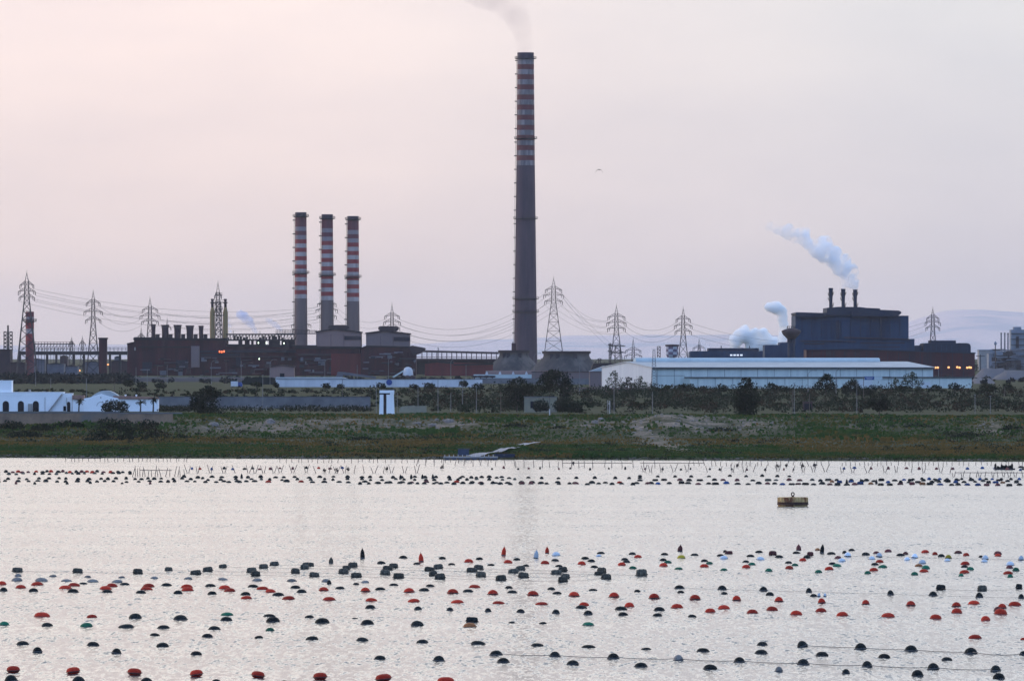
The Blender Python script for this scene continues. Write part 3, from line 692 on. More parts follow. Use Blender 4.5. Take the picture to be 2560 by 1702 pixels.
# lattice tower + block far left
t = building('lattice_tower', 'small square lattice tower with a central flue at the left edge', 'lattice tower', 20, 4900)
mb = MB(); lv = [t.z(829+i*9.5) for i in range(10)]; a, b = t.x(10), t.x(30.5)
for z0, z1 in zip(lv, lv[1:]):
    for yy in (-2.3, 2.3):
        for p, q in (((a, z0), (a, z1)), ((b, z0), (b, z1)), ((a, z0), (b, z1)), ((b, z0), (a, z1)), ((a, z0), (b, z0))): mb.tube((p[0], yy, p[1]), (q[0], yy, q[1]), .16)
    for xx in (a, b): mb.tube((xx, -2.3, z0), (xx, 2.3, z1), .13)
mb.tube((a, -2.3, 0), (a, -2.3, lv[-1]), .2); mb.tube((b, -2.3, 0), (b, -2.3, lv[-1]), .2)
t.part('frame', mb, LATT); mb = MB(); mb.tube((0, 0, 0), (0, 0, t.z(813)), .55, .5, 10); t.part('flue', mb, STEEL)
t = building('factory_block', 'plain dusty block at the left edge of the works', 'factory block', 10, 4760)
mb = MB(); wall_px(t, mb, -40, 25, 874.5, 945, 0, 26); t.part('wall', mb, DUST)
mb = MB(); wall_px(t, mb, -41, 26, 872.5, 874.5, -.5, 26.5); t.part('roof', mb, DARKROOF)
# raised thin canopy between stub chimney and pylon B
t = building('conveyor_gantry', 'thin flat-topped open gantry above the pipe bridge', 'gantry', 135, 4980)
mb = MB(); wall_px(t, mb, 86, 184, 858.5, 861, -2, 2); t.part('deck', mb, LATT)
mb = MB()
for q in range(13):
    x = t.x(88+q*7.8); mb.tube((x, 0, 0), (x, 0, t.z(854)), .14)
    if q < 12: mb.tube((x, 0, t.z(876)), (t.x(88+(q+1)*7.8), 0, t.z(861)), .12)
mb.tube((t.x(86), 0, t.z(855)), (t.x(184), 0, t.z(855)), .1)
t.part('frame', mb, LATT)
for lx, ly, lab in ((199, 926, 'orange lamp glowing low under the pipe bridge'), (270, 911, 'orange lamp glowing beside the dark stub tower')):
    b_ = MB(); tt = T('lamp', lab, 'lamp', lx, 4760, gz(lx, 4760)); z = tt.z(ly)
    b_.tube((0, .6, 0), (0, .6, z+.3), .12); tt.part('post', b_, STEEL)
    b_ = MB(); b_.lathe([(.05, z-.5), (.55, z-.2), (.6, z+.15), (.05, z+.4)], 10); tt.part('lamp_head', b_, LAMP_O, True)

# low sheds of the yard under the pipe bridge
for k, (x0, x1, top, Y, lab) in enumerate(((26, 62, 905, 4680, 'low dim shed under the near end of the pipe bridge'), (66, 112, 897, 5150, 'dim long shed behind the banded stub chimney'), (118, 160, 908, 4700, 'low dim shed under the middle of the pipe bridge'), (150, 168, 889, 5200, 'pale dim block behind the pipe bridge legs'), (163, 194, 914, 4660, 'flat dim shed beside the low orange lamp'), (212, 246, 903, 5100, 'dim shed left of the dark stub tower'), (276, 318, 901, 5120, 'greyish shed between stub tower and maroon hall'), (286, 300, 891, 5160, 'narrow dim block beside the maroon hall end'))):
    t = building('shed', lab, 'shed', (x0+x1)/2, Y, 'dim sheds of the yard'); mb = MB(); wall_px(t, mb, x0, x1, top+1.6, 950, 0, 18); t.part('wall', mb, CLOAK if k % 3 else DUST); mb = MB(); mb.prism(poly_px(t, [(x0-1, top+1.6), ((x0+x1)/2, top-1.2), (x1+1, top+1.6)]), -.5, 18.5); t.part('roof', mb, DARKROOF)
# clutter of the yard behind the villa
def greeble(t, name, px0, px1, py0, py1, n, seed, mats, y0=-4, y1=0):
    """yard plant in front of a facade: every box and pipe run is a part of its own"""
    rnd = random.Random(seed)
    for q in range(n):
        m_ = mats[q % len(mats)]; mb = MB()
        a = rnd.uniform(px0, px1); w_ = rnd.uniform(3, 16); h_ = rnd.uniform(2, 12); b = rnd.uniform(py0, py1-h_*.5); yy = rnd.uniform(y0, y1)
        if rnd.random() < .5: mb.box(t.x(a), t.x(min(px1, a+w_)), yy, yy+rnd.uniform(.6, 2.4), t.z(b+h_), t.z(b)); t.part('equipment_box', mb, m_)
        else: mb.tube((t.x(a), yy, t.z(b)), (t.x(min(px1, a+w_*2.4)), yy, t.z(b)), rnd.uniform(.18, .5), n=6); t.part('pipe', mb, m_)
# long maroon hall
t = building('factory_hall', 'long maroon sinter hall under the five roof stacks', 'factory hall', 555, 5010)
mb = MB(); mb.prism(poly_px(t, [(318, 946), (318, 860), (335, 857), (335, 849), (565, 851), (565, 866), (792, 868), (792, 946)]), 0, 45); t.part('wall', mb, MAROON)
mb = MB(); mb.prism(poly_px(t, [(333, 850), (334, 844), (337, 842.5), (430, 844), (470, 846), (566, 845), (568, 851)]), -1, 46); mb.prism(poly_px(t, [(317, 860.5), (317, 858), (335, 854), (335, 857)]), -1, 46)
mb.prism(poly_px(t, [(566, 866.5), (566, 860), (690, 861.5), (792, 863), (792, 868.5)]), -1, 46); t.part('roof', mb, DARKROOF)
for (x0, x1, y0, y1, m_, nm) in ((478, 499, 865, 918, PINK2, 'pillar'), (500, 790, 876, 881, SHADOWM, 'gallery_slot'), (502, 600, 884, 889, SHADOWM, 'gallery_slot'), (600, 790, 872, 875, DUST, 'ledge'), (500, 790, 890, 893.5, DUST, 'ledge'), (345, 475, 866, 869, DARKROOF, 'ledge'), (440, 470, 900, 930, SHADOWM, 'gate_opening'), (590, 602, 893, 915, SHADOWM, 'gate_opening'), (356, 380, 905, 932, SHADOWM, 'gate_opening')):
    mb = MB(); wall_px(t, mb, x0, x1, y0, y1, -1.2, .02); t.part(nm, mb, m_)
mb = MB(); wall_px(t, mb, 336, 339, 868, 876, -.4, .02); t.part('window', mb, PALEB)
greeble(t, 'pipework', 385, 790, 893, 930, 60, 5, [CLOAK, DUST, DARKROOF], -9, -1)
greeble(t, 'duct', 340, 790, 918, 942, 36, 6, [CLOAK, MAROON], -16, -8)
for k, (a, b, top) in enumerate(((378, 389, 811), (404, 421.5, 812.5), (435, 453, 812.5), (465.5, 484, 814), (497, 508.6, 814.6))):
    c = (a+b)/2; hw = (b-a)/2; lab = ('roof stack half hidden behind the pylon', 'wide roof stack next to the pylon', 'middle roof stack of the five', 'wide roof stack next to the narrow one', 'narrowest roof stack nearest the ochre columns')[k]
    t = T('roof_stack', 'stubby flared '+lab, 'stack', c, 5030, PZ(847, 5030), 'stubby stacks on the sinter hall roof')
    mb = MB(); r = hw*t.k; mb.lathe([(r*.92, -4), (r*.9, t.z(836)), (r*.95, t.z(top+10)), (r*1.12, t.z(top)), (r*.95, t.z(top)), (r*.9, t.z(top+6))], 22, cap=False); t.part('shaft', mb, DUST, True)
    mb = MB(); mb.lathe([(r*1.10, t.z(top+1.6)), (r*1.2, t.z(top+1.4)), (r*1.2, t.z(top-.4)), (r*1.08, t.z(top-.6))], 22, cap=False); t.part('rim', mb, DARKROOF)
    mb = MB(); mb.box(r, r+2.3, -2, 2, -1, t.z(836)); mb.box(r, r+3.4, -2.4, 2.4, t.z(836), t.z(835)); t.part('walkway', mb, STEEL)
# ochre columns
for px, lab in ((531, 'ochre column with a narrow dark neck nearest the roof stacks'), (563.5, 'ochre column with a narrow dark neck nearest the striped chimneys')):
    t = T('column', lab, 'column', px, 5080, gz(px, 5080)-.5, 'pair of ochre columns'); k = t.k
    mb = MB(); mb.lathe([(6.4*k, 0), (6.3*k, t.z(782)), (3.4*k, t.z(768))], 24, cap=False); t.part('body', mb, YEL, True)
    mb = MB(); mb.lathe([(3.4*k, t.z(768)), (3.0*k, t.z(752)), (3.9*k, t.z(750)), (3.9*k, t.z(747)), (2.6*k, t.z(747))], 20); t.part('neck', mb, DUST, True)
    mb = MB(); mb.lathe([(3.2*k, t.z(759)), (5.4*k, t.z(758)), (5.4*k, t.z(755)), (3.2*k, t.z(755))], 20); t.part('platform', mb, STEEL)
t = building('flare_tower', 'braced steel tower with platforms between the two ochre columns', 'lattice tower', 547, 5070)
mb = MB(); lv = [(870-i*11.5) for i in range(11)]
for z0, z1 in zip(lv, lv[1:]):
    h0 = (4.5+(z0-740)*.045)*t.k; h1 = (4.5+(z1-740)*.045)*t.k
    for yy in (-1, 1):
        for p, q in ((-1, -1), (1, 1), (-1, 1), (1, -1)): mb.tube((p*h0, yy*h0, t.z(z0)), (q*h1, yy*h1, t.z(z1)), .2 if p == q else .12)
        mb.tube((-h1, yy*h1, t.z(z1)), (h1, yy*h1, t.z(z1)), .13)
t.part('frame', mb, LATT)
for py, hl in ((738, 8.5), (756, 16), (773, 10), (788, 13)):
    mb = MB(); mb.box(-hl*t.k, hl*t.k, -2.2, 2.2, t.z(py)-.22, t.z(py)+.22); mb.box(-hl*t.k, hl*t.k, -2.3, -2.2, t.z(py)+1.2, t.z(py)+1.4); mb.box(-hl*t.k, -hl*t.k+.2, -2.3, -2.1, t.z(py)+.2, t.z(py)+1.2); mb.box(hl*t.k-.2, hl*t.k, -2.3, -2.1, t.z(py)+.2, t.z(py)+1.2); t.part('platform', mb, STEEL)
# roof conveyor
t = T('conveyor_gallery', 'open lattice conveyor on the hall roof between ochre columns and first striped chimney', 'conveyor', 650, 5035, PZ(861, 5035))
mb = MB(); wall_px(t, mb, 566, 737, 834, 837.5, -2, 2); wall_px(t, mb, 566, 737, 848, 852, -2.5, 2.5); wall_px(t, mb, 690, 792, 833, 835, -1.5, 1.5); t.part('deck', mb, STEEL)
mb = MB(); rnd = random.Random(9)
for q in range(22):
    x = t.x(568+q*8); mb.tube((x, -1.8, t.z(852)), (x, -1.8, t.z(834)), .22); mb.tube((x, -1.8, t.z(852)), (t.x(568+(q+1)*8), -1.8, t.z(836)), .14)
    if rnd.random() < .55: mb.box(x, x+rnd.uniform(.8, 1.7), -1, 1, t.z(848), t.z(848)+rnd.uniform(.8, 2.4))
for q in range(26):
    x = t.x(690+q*4); mb.tube((x, 0, t.z(834)), (x, 0, t.z(824)), .1)
mb.tube((t.x(690), 0, t.z(824)), (t.x(792), 0, t.z(827)), .12); mb.tube((t.x(690), 0, t.z(829)), (t.x(792), 0, t.z(831)), .1)
for q in (583, 650, 712): mb.tube((t.x(q), 0, t.z(834)), (t.x(q), 0, t.z(827)), .12)
t.part('frame', mb, STEEL)
for a, b in ((596, 606), (612, 624), (628, 634), (640, 664), (672, 700), (704, 737)): mb = MB(); wall_px(t, mb, a, b, 852, 862, -1.5, 2.5); t.part('machinery_box', mb, DARKROOF)
for px, py, m_, lab in ((646, 857, LAMP_W, 'pale lamp under the roof conveyor nearest the ochre columns'), (666, 857, LAMP_W, 'greenish lamp in the middle under the roof conveyor'), (710, 858, LAMP_W, 'pale lamp under the roof conveyor nearest the chimney'), (648, 897, LAMP_W, 'pale lamp glowing on the dark hall facade'), (793, 896, LAMP_W, 'pale lamp by the red wall beneath the gabled block'), (956.5, 879, LAMP_W, 'pale lamp on the dark block under the greyer gable'),
                        (549, 879, LAMP_R, 'first glow of the red lamp cluster on the hall'), (554.5, 879.5, LAMP_R, 'middle glow of the red lamp cluster on the hall'), (560, 878.5, LAMP_R, 'last glow of the red lamp cluster on the hall')):
    tt = T('lamp', lab, 'lamp', px, 4985, PZ(py, 4985), 'lamps on the works'); b_ = MB(); r = .42 if m_ is LAMP_W else .5
    b_.lathe([(.05, -r*1.3), (r*.8, -r*.7), (r*.8, r*.7), (.05, r*1.3)], 8); tt.part('lamp_head', b_, m_, True)
    b_ = MB(); b_.box(-.1, .1, .3, 16, r, r+.3); tt.part('bracket', b_, STEEL)

# gabled blocks
def gabled(label, x0, x1, eaveL, ridge, eaveR, base, ventpoly, louver, Y, m_):
    c = (x0+x1)/2; t = building('gabled_block', label, 'factory block', c, Y)
    mb = MB(); mb.prism(poly_px(t, [(x0, 946), (x0, eaveL+1), (c-8, ridge+1), (x1, eaveR+1), (x1, 946)]), 0, 38); t.part('wall', mb, [m_])
    mb = MB(); mb.prism(poly_px(t, [(x0-2, eaveL+2.2), (x0-2, eaveL-.5), (c-8, ridge-1.5), (x1+2.5, eaveR-.5), (x1+2.5, eaveR+2.2), (c-8, ridge+1.5)]), -1.2, 39); t.part('roof', mb, DARKROOF)
    mb = MB(); mb.prism(poly_px(t, ventpoly), 6, 20); t.part('roof_vent', mb, DUST)
    mb = MB(); wall_px(t, mb, *louver, -.5, .02); t.part('louvre', mb, SHADOWM)
    for q in (.33, .62): mb = MB(); wall_px(t, mb, x0+(x1-x0)*q, x0+(x1-x0)*q+.7, eaveR+6, base, -.25, .02); t.part('downpipe', mb, DUST)
    return t
gabled('pinkish gabled block in front of two striped chimneys', 790, 902, 828.5, 822, 829.5, 867, [(826, 824), (819, 820), (822, 813.5), (838, 812), (862, 812), (872, 815), (873, 820), (866, 824)], (861, 903.5, 840, 849), 5015, PINK)
gabled('greyer gabled block with a rounded dark roof vent', 915, 1024, 832, 826.5, 833.5, 868, [(950, 828), (944.5, 822), (946, 816.5), (951, 815), (990, 815.5), (996, 818.5), (995.5, 824), (990, 828)], (984.7, 1025, 842, 852), 5015, PINK2)
# annexes in front of them
t = building('factory_hall', 'red clad hall below the pinkish gabled block', 'factory hall', 850, 4975)
mb = MB(); wall_px(t, mb, 740, 900, 870, 946, 0, 36); t.part('wall', mb, MAROON); mb = MB(); wall_px(t, mb, 828, 913, 884, 938, -2.5, 0.02); t.part('front_bay', mb, MAROON2)
mb = MB(); mb.prism(poly_px(t, [(738, 872), (738, 865), (902, 866), (902, 872)]), -1, 37); t.part('roof', mb, DARKROOF)
mb = MB(); wall_px(t, mb, 745, 828, 884, 889, -1.6, .02); wall_px(t, mb, 745, 828, 896, 899, -1.8, .02); t.part('ledge', mb, DUST)
greeble(t, 'pipework', 742, 828, 890, 940, 30, 8, [CLOAK, MAROON, SHADOWM], -7, -.5)
t = building('factory_hall', 'dark hall with sloping roof below the greyer gabled block', 'factory hall', 970, 4970)
mb = MB(); mb.prism(poly_px(t, [(902, 946), (902, 869), (916, 865), (1040, 868), (1040, 946)]), 0, 34); t.part('wall', mb, MAROON)
mb = MB(); mb.prism(poly_px(t, [(900, 870), (916, 863.5), (1024, 866), (1024, 869), (916, 867)]), -1, 36); t.part('roof', mb, DARKROOF)
mb = MB(); mb.prism(poly_px(t, [(1020, 868), (1030, 863.5), (1062, 869.5), (1064, 873), (1050, 884), (1034, 888)]), -2, 25); t.part('lean_to_roof', mb, DUST)
greeble(t, 'pipework', 905, 1040, 880, 940, 50, 12, [CLOAK, MAROON, SHADOWM], -8, -.5)
# right gallery towards the tall chimney
t = building('conveyor_gallery', 'long raised conveyor gallery with open bays left of the tall chimney', 'conveyor', 1150, 5250)
mb = MB(); mb.prism(poly_px(t, [(1040, 880), (1042, 875), (1247, 880), (1247, 885)]), -3, 3); mb.prism(poly_px(t, [(1040, 901), (1040, 896), (1247, 897), (1247, 902)]), -3, 3); mb.prism(poly_px(t, [(1040, 893.5), (1040, 892), (1247, 892.5), (1247, 894)]), -3, 3); t.part('deck', mb, DUST)
for q in range(16): mb = MB(); wall_px(t, mb, 1054+q*12.4, 1056+q*12.4, 879, 897, -2.5, 2.5); t.part('upright', mb, DUST)
for q in (1070, 1120, 1170, 1220): mb = MB(); wall_px(t, mb, q, q+3, 897, 946, -2, 2); t.part('leg', mb, DUST)
mb = MB(); wall_px(t, mb, 1094.5, 1096.5, 869, 946, -3.4, -3); t.part('mast', mb, STEEL)
mb = MB(); wall_px(t, mb, 1036, 1245, 901, 946, 4, 20); t.part('lower_hall', mb, DARKROOF)
t = building('factory_hall', 'low red shed with a lean-to roof below the conveyor gallery', 'factory hall', 1145, 4960)
mb = MB(); mb.prism(poly_px(t, [(1062, 946), (1062, 909), (1090, 904), (1232, 909), (1232, 946)]), 0, 30); t.part('wall', mb, MAROON2)
mb = MB(); mb.prism(poly_px(t, [(1060, 909.5), (1060, 907), (1092, 902.5), (1134, 904), (1134, 910), (1234, 908), (1234, 911.5), (1134, 913), (1134, 910), (1092, 905.5)]), -.8, 31); t.part('roof', mb, DARKROOF)
# cooling towers
def cooler(label, c, Y, top, hwt, base, hwb):
    t = building('cooling_tower', label, 'cooling tower', c, Y); k = t.k; z0, z1 = 0, t.z(top); pr = []
    for i in range(13):
        f = i/12; g = 1-min(1, f/.8); r = hwt*.985+(hwb-hwt)*g**1.12+(hwt*.015)*max(0, (f-.8)/.2); pr.append((r*k, z0+(z1-z0)*f))
    mb = MB(); mb.lathe(pr+[(pr[-1][0]-.8, z1), (pr[-1][0]-.8, z1-5)], 56, cap=False); t.part('shell', mb, GREYC, True)
    mb = MB(); r = hwt*k; mb.lathe([(r, z1-1.2), (r+.7, z1-1.1), (r+.7, z1+.35), (r-.9, z1+.35)], 56, cap=False); t.part('rim', mb, DARKROOF)
    for a in (-2.25, -1.95, -1.2): 
        mb = MB(); x, y = (r+.15)*math.cos(a), (r+.15)*math.sin(a); mb.box(x-1.1, x+1.1, y-.35, y+.6, z1-9, z1-1.3); t.part('hatch', mb, SHADOWM)
cooler('squat grey cooling tower at the foot of the tall chimney', 1285, 5150, 877, 37, 930, 90)
cooler('squat grey cooling tower standing clear right of the big pylon', 1416, 5120, 879, 58, 930, 108)
t = building('factory_block', 'narrow dark annex leaning against the tall chimney foot', 'annex', 1283, 5560)
mb = MB(); wall_px(t, mb, 1279, 1290, 858, 945, -4, 4); t.part('wall', mb, MAROON); mb = MB(); wall_px(t, mb, 1281, 1284, 854.5, 858, -2, 2); t.part('roof', mb, DARKROOF)

# ------------------------------------------------------------------ middle distance buildings and walls
t = building('shed', 'beige gabled shed before the maroon hall', 'shed', 704, 4300)
mb = MB(); mb.prism(poly_px(t, [(674, 955), (674, 917), (703, 912), (735, 917), (735, 955)]), 0, 16); t.part('wall', mb, PINK)
mb = MB(); mb.prism(poly_px(t, [(672.5, 918.5), (672.5, 916), (703, 910.5), (736.5, 916), (736.5, 918.5), (703, 913)]), -.6, 16.6); t.part('roof', mb, DUST)
mb = MB(); wall_px(t, mb, 700, 711, 933, 946, -.3, .02); t.part('door', mb, DARKHOLE)
t = building('storage_dome', 'white domed silo on the yard below the greyer gabled block', 'silo', 1020, 4250)
mb = MB(); k = t.k; mb.lathe([(13.4*k, 0), (13.2*k, t.z(936)), (11.6*k, t.z(926)), (8.5*k, t.z(920)), (3.5*k, t.z(917.5)), (.3, t.z(917.2))], 26); t.part('shell', mb, WHITE2, True)
mb = MB(); mb.prism(poly_px(t, [(980, 942), (1008, 925.5), (1010, 928), (984, 944)]), -1, 1); t.part('feed_conveyor', mb, MINT)
for q in (1008, 1019, 1031): mb = MB(); mb.lathe([(1.9, 0), (1.7, t.z(941)), (.2, t.z(937.5))], 10, cx=t.x(q), cy=-3.4); t.part('hopper', mb, DUST)
t = building('conveyor', 'sloping pale conveyor with a hopper beside the white wall', 'conveyor', 885, 4200)
mb = MB(); mb.prism(poly_px(t, [(842, 933), (845, 929), (862, 930), (940, 942), (940, 946), (850, 936)]), -1.3, 1.3); t.part('belt', mb, CLOAK)
mb = MB(); mb.prism(poly_px(t, [(828, 955), (838, 943), (846, 931), (856, 936), (862, 955)]), -2, 2); t.part('hopper', mb, CLOAK)
# mint shed with four white vents
t = building('workshop', 'low mint workshop with four pointed white vents', 'workshop', 1256, 4150)
mb = MB(); wall_px(t, mb, 1184, 1329, 936, 956, 0, 22); t.part('wall', mb, MINT)
mb = MB(); mb.prism(poly_px(t, [(1212, 936), (1214, 926.5), (1380, 926.5), (1380, 936)]), 3, 24); t.part('roof', mb, PINK)
for c in (1217, 1250, 1283, 1316):
    mb = MB(); mb.prism(poly_px(t, [(c-4, 937), (c-2.5, 932), (c, 927.5), (c+2.5, 932), (c+4, 937)]), -.6, 2.9); t.part('vent', mb, WHITE2)
for c in (1186, 1201, 1216, 1231): mb = MB(); mb.lathe([(.25, t.z(956)), (.25, t.z(944)), (1.5, t.z(943)), (1.5, t.z(939)), (.3, t.z(938.5))], 8, cx=t.x(c), cy=-3); t.part('tank', mb, DARKROOF)
t = building('wall', 'dull grey wall under the mint workshop', 'wall', 1290, 3700)
mb = MB(); wall_px(t, mb, 1200, 1512, 945, 975, 0, 1); t.part('panel', mb, GREYW)
t = building('brick_building', 'long flat pinkish brick building left of the pale warehouse', 'building', 1440, 3600)
mb = MB(); wall_px(t, mb, 1330, 1509, 930, 946, 0, 14); t.part('wall', mb, PINK2); mb = MB(); wall_px(t, mb, 1328, 1510, 928.5, 930, -.4, 14.4); t.part('roof', mb, DUST)
mb = MB(); wall_px(t, mb, 1330, 1509, 946, 985, .1, 14); t.part('plinth', mb, GREYW)
t = building('white_wall', 'long white perimeter wall along the road', 'wall', 945, 3320)
mb = MB(); wall_px(t, mb, 690, 1206, 948.5, 976, 0, .5); t.part('panel', mb, WHITE2)
mb = MB(); wall_px(t, mb, 690, 1206, 947, 948.5, -.15, .65); t.part('coping', mb, GREYW)
mb = MB(); mb.lathe([(1.15, -.1), (1.15, .1)], 20); o = mb.build('road_sign', SIGNB, t.o); o.rotation_euler = (R(90), 0, 0); o.location = (t.x(973), -.15, t.z(955.5))
t = building('shed', 'long low grey-roofed shed at the start of the white wall', 'shed', 790, 3440)
mb = MB(); mb.prism(poly_px(t, [(690, 976), (690, 944), (860, 944), (880, 950), (880, 976)]), 0, 12); t.part('wall', mb, WHITE2); mb = MB(); mb.prism(poly_px(t, [(688, 951), (690, 942.5), (850, 942.5), (884, 950)]), -1.2, 12.5); t.part('roof', mb, ROOFS)
t = building('road_bank', 'brownish road embankment crossing before the works', 'embankment', 480, 3950); kind(t.o, 'structure'); 
del t.o['category']
mb = MB(); mb.prism(poly_px(t, [(255, 962), (280, 944), (690, 944), (690, 962)]), 0, 30); t.part('embankment', mb, ROADM); mb = MB(); wall_px(t, mb, 270, 690, 943, 944, 2, 3); t.part('kerb', mb, PALEB)
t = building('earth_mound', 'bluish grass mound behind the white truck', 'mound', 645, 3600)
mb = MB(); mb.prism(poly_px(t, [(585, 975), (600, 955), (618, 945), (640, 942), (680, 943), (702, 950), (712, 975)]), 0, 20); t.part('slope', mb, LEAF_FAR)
t = building('box_truck', 'white box truck with a blue cab parked by the road bank', 'truck', 592, 3310)
mb = MB(); wall_px(t, mb, 577, 594.5, 953, 965.5, 0, 2.6); t.part('body', mb, WHITE2)
mb = MB(); mb.prism(poly_px(t, [(595, 966.5), (595, 955), (603, 955), (605.5, 960), (606, 966.5)]), .1, 2.5); t.part('cab', mb, SIGNB)
for q in (581, 599): 
    mb = MB(); mb.lathe([(.5, -.15), (.5, .15)], 12); o = mb.build('wheel', DARKHOLE, t.o); o.rotation_euler = (R(90), 0, 0); o.location = (t.x(q), .2, t.z(967))
# parapet bridge
t = building('parapet', 'brick parapet and pale rail in front of the warehouse end', 'parapet', 1515, 2960)
mb = MB(); wall_px(t, mb, 1415, 1625, 969, 973, 0, .6); t.part('upper_rail', mb, PINK2); mb = MB(); wall_px(t, mb, 1415, 1600, 976.5, 979, -.4, .3); t.part('lower_rail', mb, PINK)
mb = MB(); wall_px(t, mb, 1421, 1450, 979, 1003, 0, 1.2); t.part('pier', mb, SAND); mb = MB(); wall_px(t, mb, 1450, 1585, 979.5, 989, .5, 1); t.part('panel', mb, SAND)
t = building('parapet', 'low concrete road kerb wall under the right end of the warehouse', 'parapet', 2380, 2950)
mb = MB(); wall_px(t, mb, 2195, 2600, 979, 985, 0, .6); t.part('panel', mb, PINK2)

# pale warehouse, turned a little so that its end wall shows
Yw = 3160; al = R(21)
t = T('warehouse', 'huge pale blue warehouse with a rounded ridge vent', 'warehouse', 1631, Yw, gz(1631, Yw)-.4, None, al); ca = math.cos(al)
def wx(px): return (PX(px, Yw)-t.ox)/ca/(1+0.0) 
def wz(py): return t.z(py)
Lw = wx(2346); D = 50.0; eave, rid = wz(918.5), wz(906.5)
mb = MB(); mb.box(0, Lw, 0, D, 0, eave); t.part('wall', mb, SHEET)
mb = MB(); mb.add([(-.12, 0, 0), (-.12, D, 0), (-.12, D, eave), (-.12, D/2, rid), (-.12, 0, eave)], [(4, 3, 2, 1, 0)]); t.part('gable', mb, SHEET2); mb = MB(); mb.add([(Lw+.05, 0, eave), (Lw+.05, D/2, rid), (Lw+.05, D, eave)], [(2, 1, 0)]); t.part('gable', mb, SHEET2)
mb = MB()
for s in (0, 1):
    y0, y1 = (-.8, D/2) if s == 0 else (D/2, D+.8)
    za, zb_ = (eave-.2, rid+.15) if s == 0 else (rid+.15, eave-.2)
    mb.add([(-.5, y0, za), (Lw+.5, y0, za), (Lw+.5, y1, zb_), (-.5, y1, zb_), (-.5, y0, za+.3), (Lw+.5, y0, za+.3), (Lw+.5, y1, zb_+.3), (-.5, y1, zb_+.3)], [(0, 1, 2, 3)[::-1], (4, 5, 6, 7), (0, 1, 5, 4), (2, 3, 7, 6), (3, 0, 4, 7), (1, 2, 6, 5)])
t.part('roof', mb, ROOFS)
mb = MB(); mb.box(-.3, Lw+.3, -1.0, -.82, eave-.55, eave+.05); t.part('gutter', mb, DARKTRIM)
mb = MB(); zc = rid+.55; xa, xb = 3.0, wx(2275)-9/ca*0
n = 16; vs = []; 
for x in (xa, xb):
    for i in range(n): a = 2*math.pi*i/n; vs.append((x, D/2+1.35*math.cos(a), zc+1.25*math.sin(a)))
mb.add(vs, [(i, (i+1) % n, n+(i+1) % n, n+i) for i in range(n)]+[tuple(range(n-1, -1, -1)), tuple(range(n, 2*n))]); mb.box(xa+.2, xb-.2, D/2-2.0, D/2+2.0, rid-.3, rid+.02, 1)
t.part('ridge_vent', mb, [MINT, DARKTRIM])
La0, La1 = wx(1713), wx(2432); za = wz(945)
mb = MB(); mb.box(La0, La1, -5, -.01, 0, za); t.part('annex', mb, SHEET)
mb = MB(); mb.box(La0-.3, La1+.3, -5.6, -.02, za, za+.42); t.part('annex_roof', mb, DARKTRIM)
mb = MB(); mb.box(.0, La0, -.12, -.02, wz(939.4), wz(938.6)); t.part('panel_joint', mb, DARKTRIM)
JOINT = mat('panel joint grey', (.22, .25, .25), .7)
for q in range(18): mb = MB(); x = 2+q*6.6; mb.box(x, x+.14, -.13, -.02, za+.5 if x > La0 else 0, eave-.6); t.part('panel_joint', mb, JOINT)
for q in range(15): mb = MB(); x = La0+3+q*6.9; mb.box(x, x+.14, -5.12, -5.01, 0, za-.1); t.part('panel_joint', mb, JOINT)
mb = MB(); mb.box(wx(2140), wx(2175), -5.15, -5.01, 0, wz(950)); t.part('gate', mb, SHEET2); mb = MB(); mb.box(wx(2300), wx(2325), -5.15, -5.01, 0, wz(955)); t.part('gate', mb, SHEET2)
# the low shed joined to its left
t = building('shed', 'low shed with pale lean-to roof at the warehouse end wall', 'shed', 1490, 3330)
mb = MB(); mb.prism(poly_px(t, [(1474, 976), (1474, 927), (1509, 916), (1512, 916), (1512, 976)]), 0, 18); t.part('wall', mb, PINK2)
mb = MB(); mb.prism(poly_px(t, [(1472, 928), (1509, 914.5), (1512, 914.5), (1512, 927.5)]), -.6, 18.5); t.part('roof', mb, ROOFS)
t = building('spoil_heap', 'low dark heap between cooling tower and warehouse', 'heap', 1510, 4500)
mb = MB(); mb.prism(poly_px(t, [(1470, 945), (1484, 908), (1500, 907.5), (1545, 908.5), (1575, 912), (1575, 945)]), 0, 30); t.part('slope', mb, DARKROOF)
# fence along the warehouse front
t = building('fence', 'low wire fence on posts before the warehouse', 'fence', 1750, 3005)
mb = MB()
for q in range(60): wall_px(t, mb, 1622+q*8, 1622.6+q*8, 963, 977, 0, .1)
for py in (964, 968, 972): wall_px(t, mb, 1620, 2098, py, py+.35, .02, .06)
t.part('mesh', mb, DARKTRIM)

# ------------------------------------------------------------------ steel hall on the right
t = building('steel_hall', 'huge dark blue steelworks hall with stepped roof', 'steel hall', 2130, 4800)
mb = MB(); wall_px(t, mb, 1988.5, 2271.5, 789, 946, 0, 70); t.part('wall', mb, NAVY)
mb = MB(); mb.prism(poly_px(t, [(1995, 791), (1988.5, 786), (1988, 782), (1991, 780.5), (2068, 782.5), (2068, 787), (2060, 789), (2030, 793)]), -5, 72); t.part('roof_slab', mb, NAVY2)
mb = MB(); mb.prism(poly_px(t, [(2067, 789), (2067, 769.5), (2096, 767), (2150, 767.5), (2165, 769.5), (2200, 771), (2200, 775.5), (2130, 789)]), -2, 60); t.part('roof_block', mb, NAVY2)
mb = MB(); mb.prism(poly_px(t, [(2128, 791), (2130, 780), (2165, 774.5), (2200, 774.5), (2246, 776.5), (2252, 779.5), (2252.5, 783), (2247, 788), (2240, 791)]), -5.2, 71); t.part('roof_slab', mb, NAVY2)
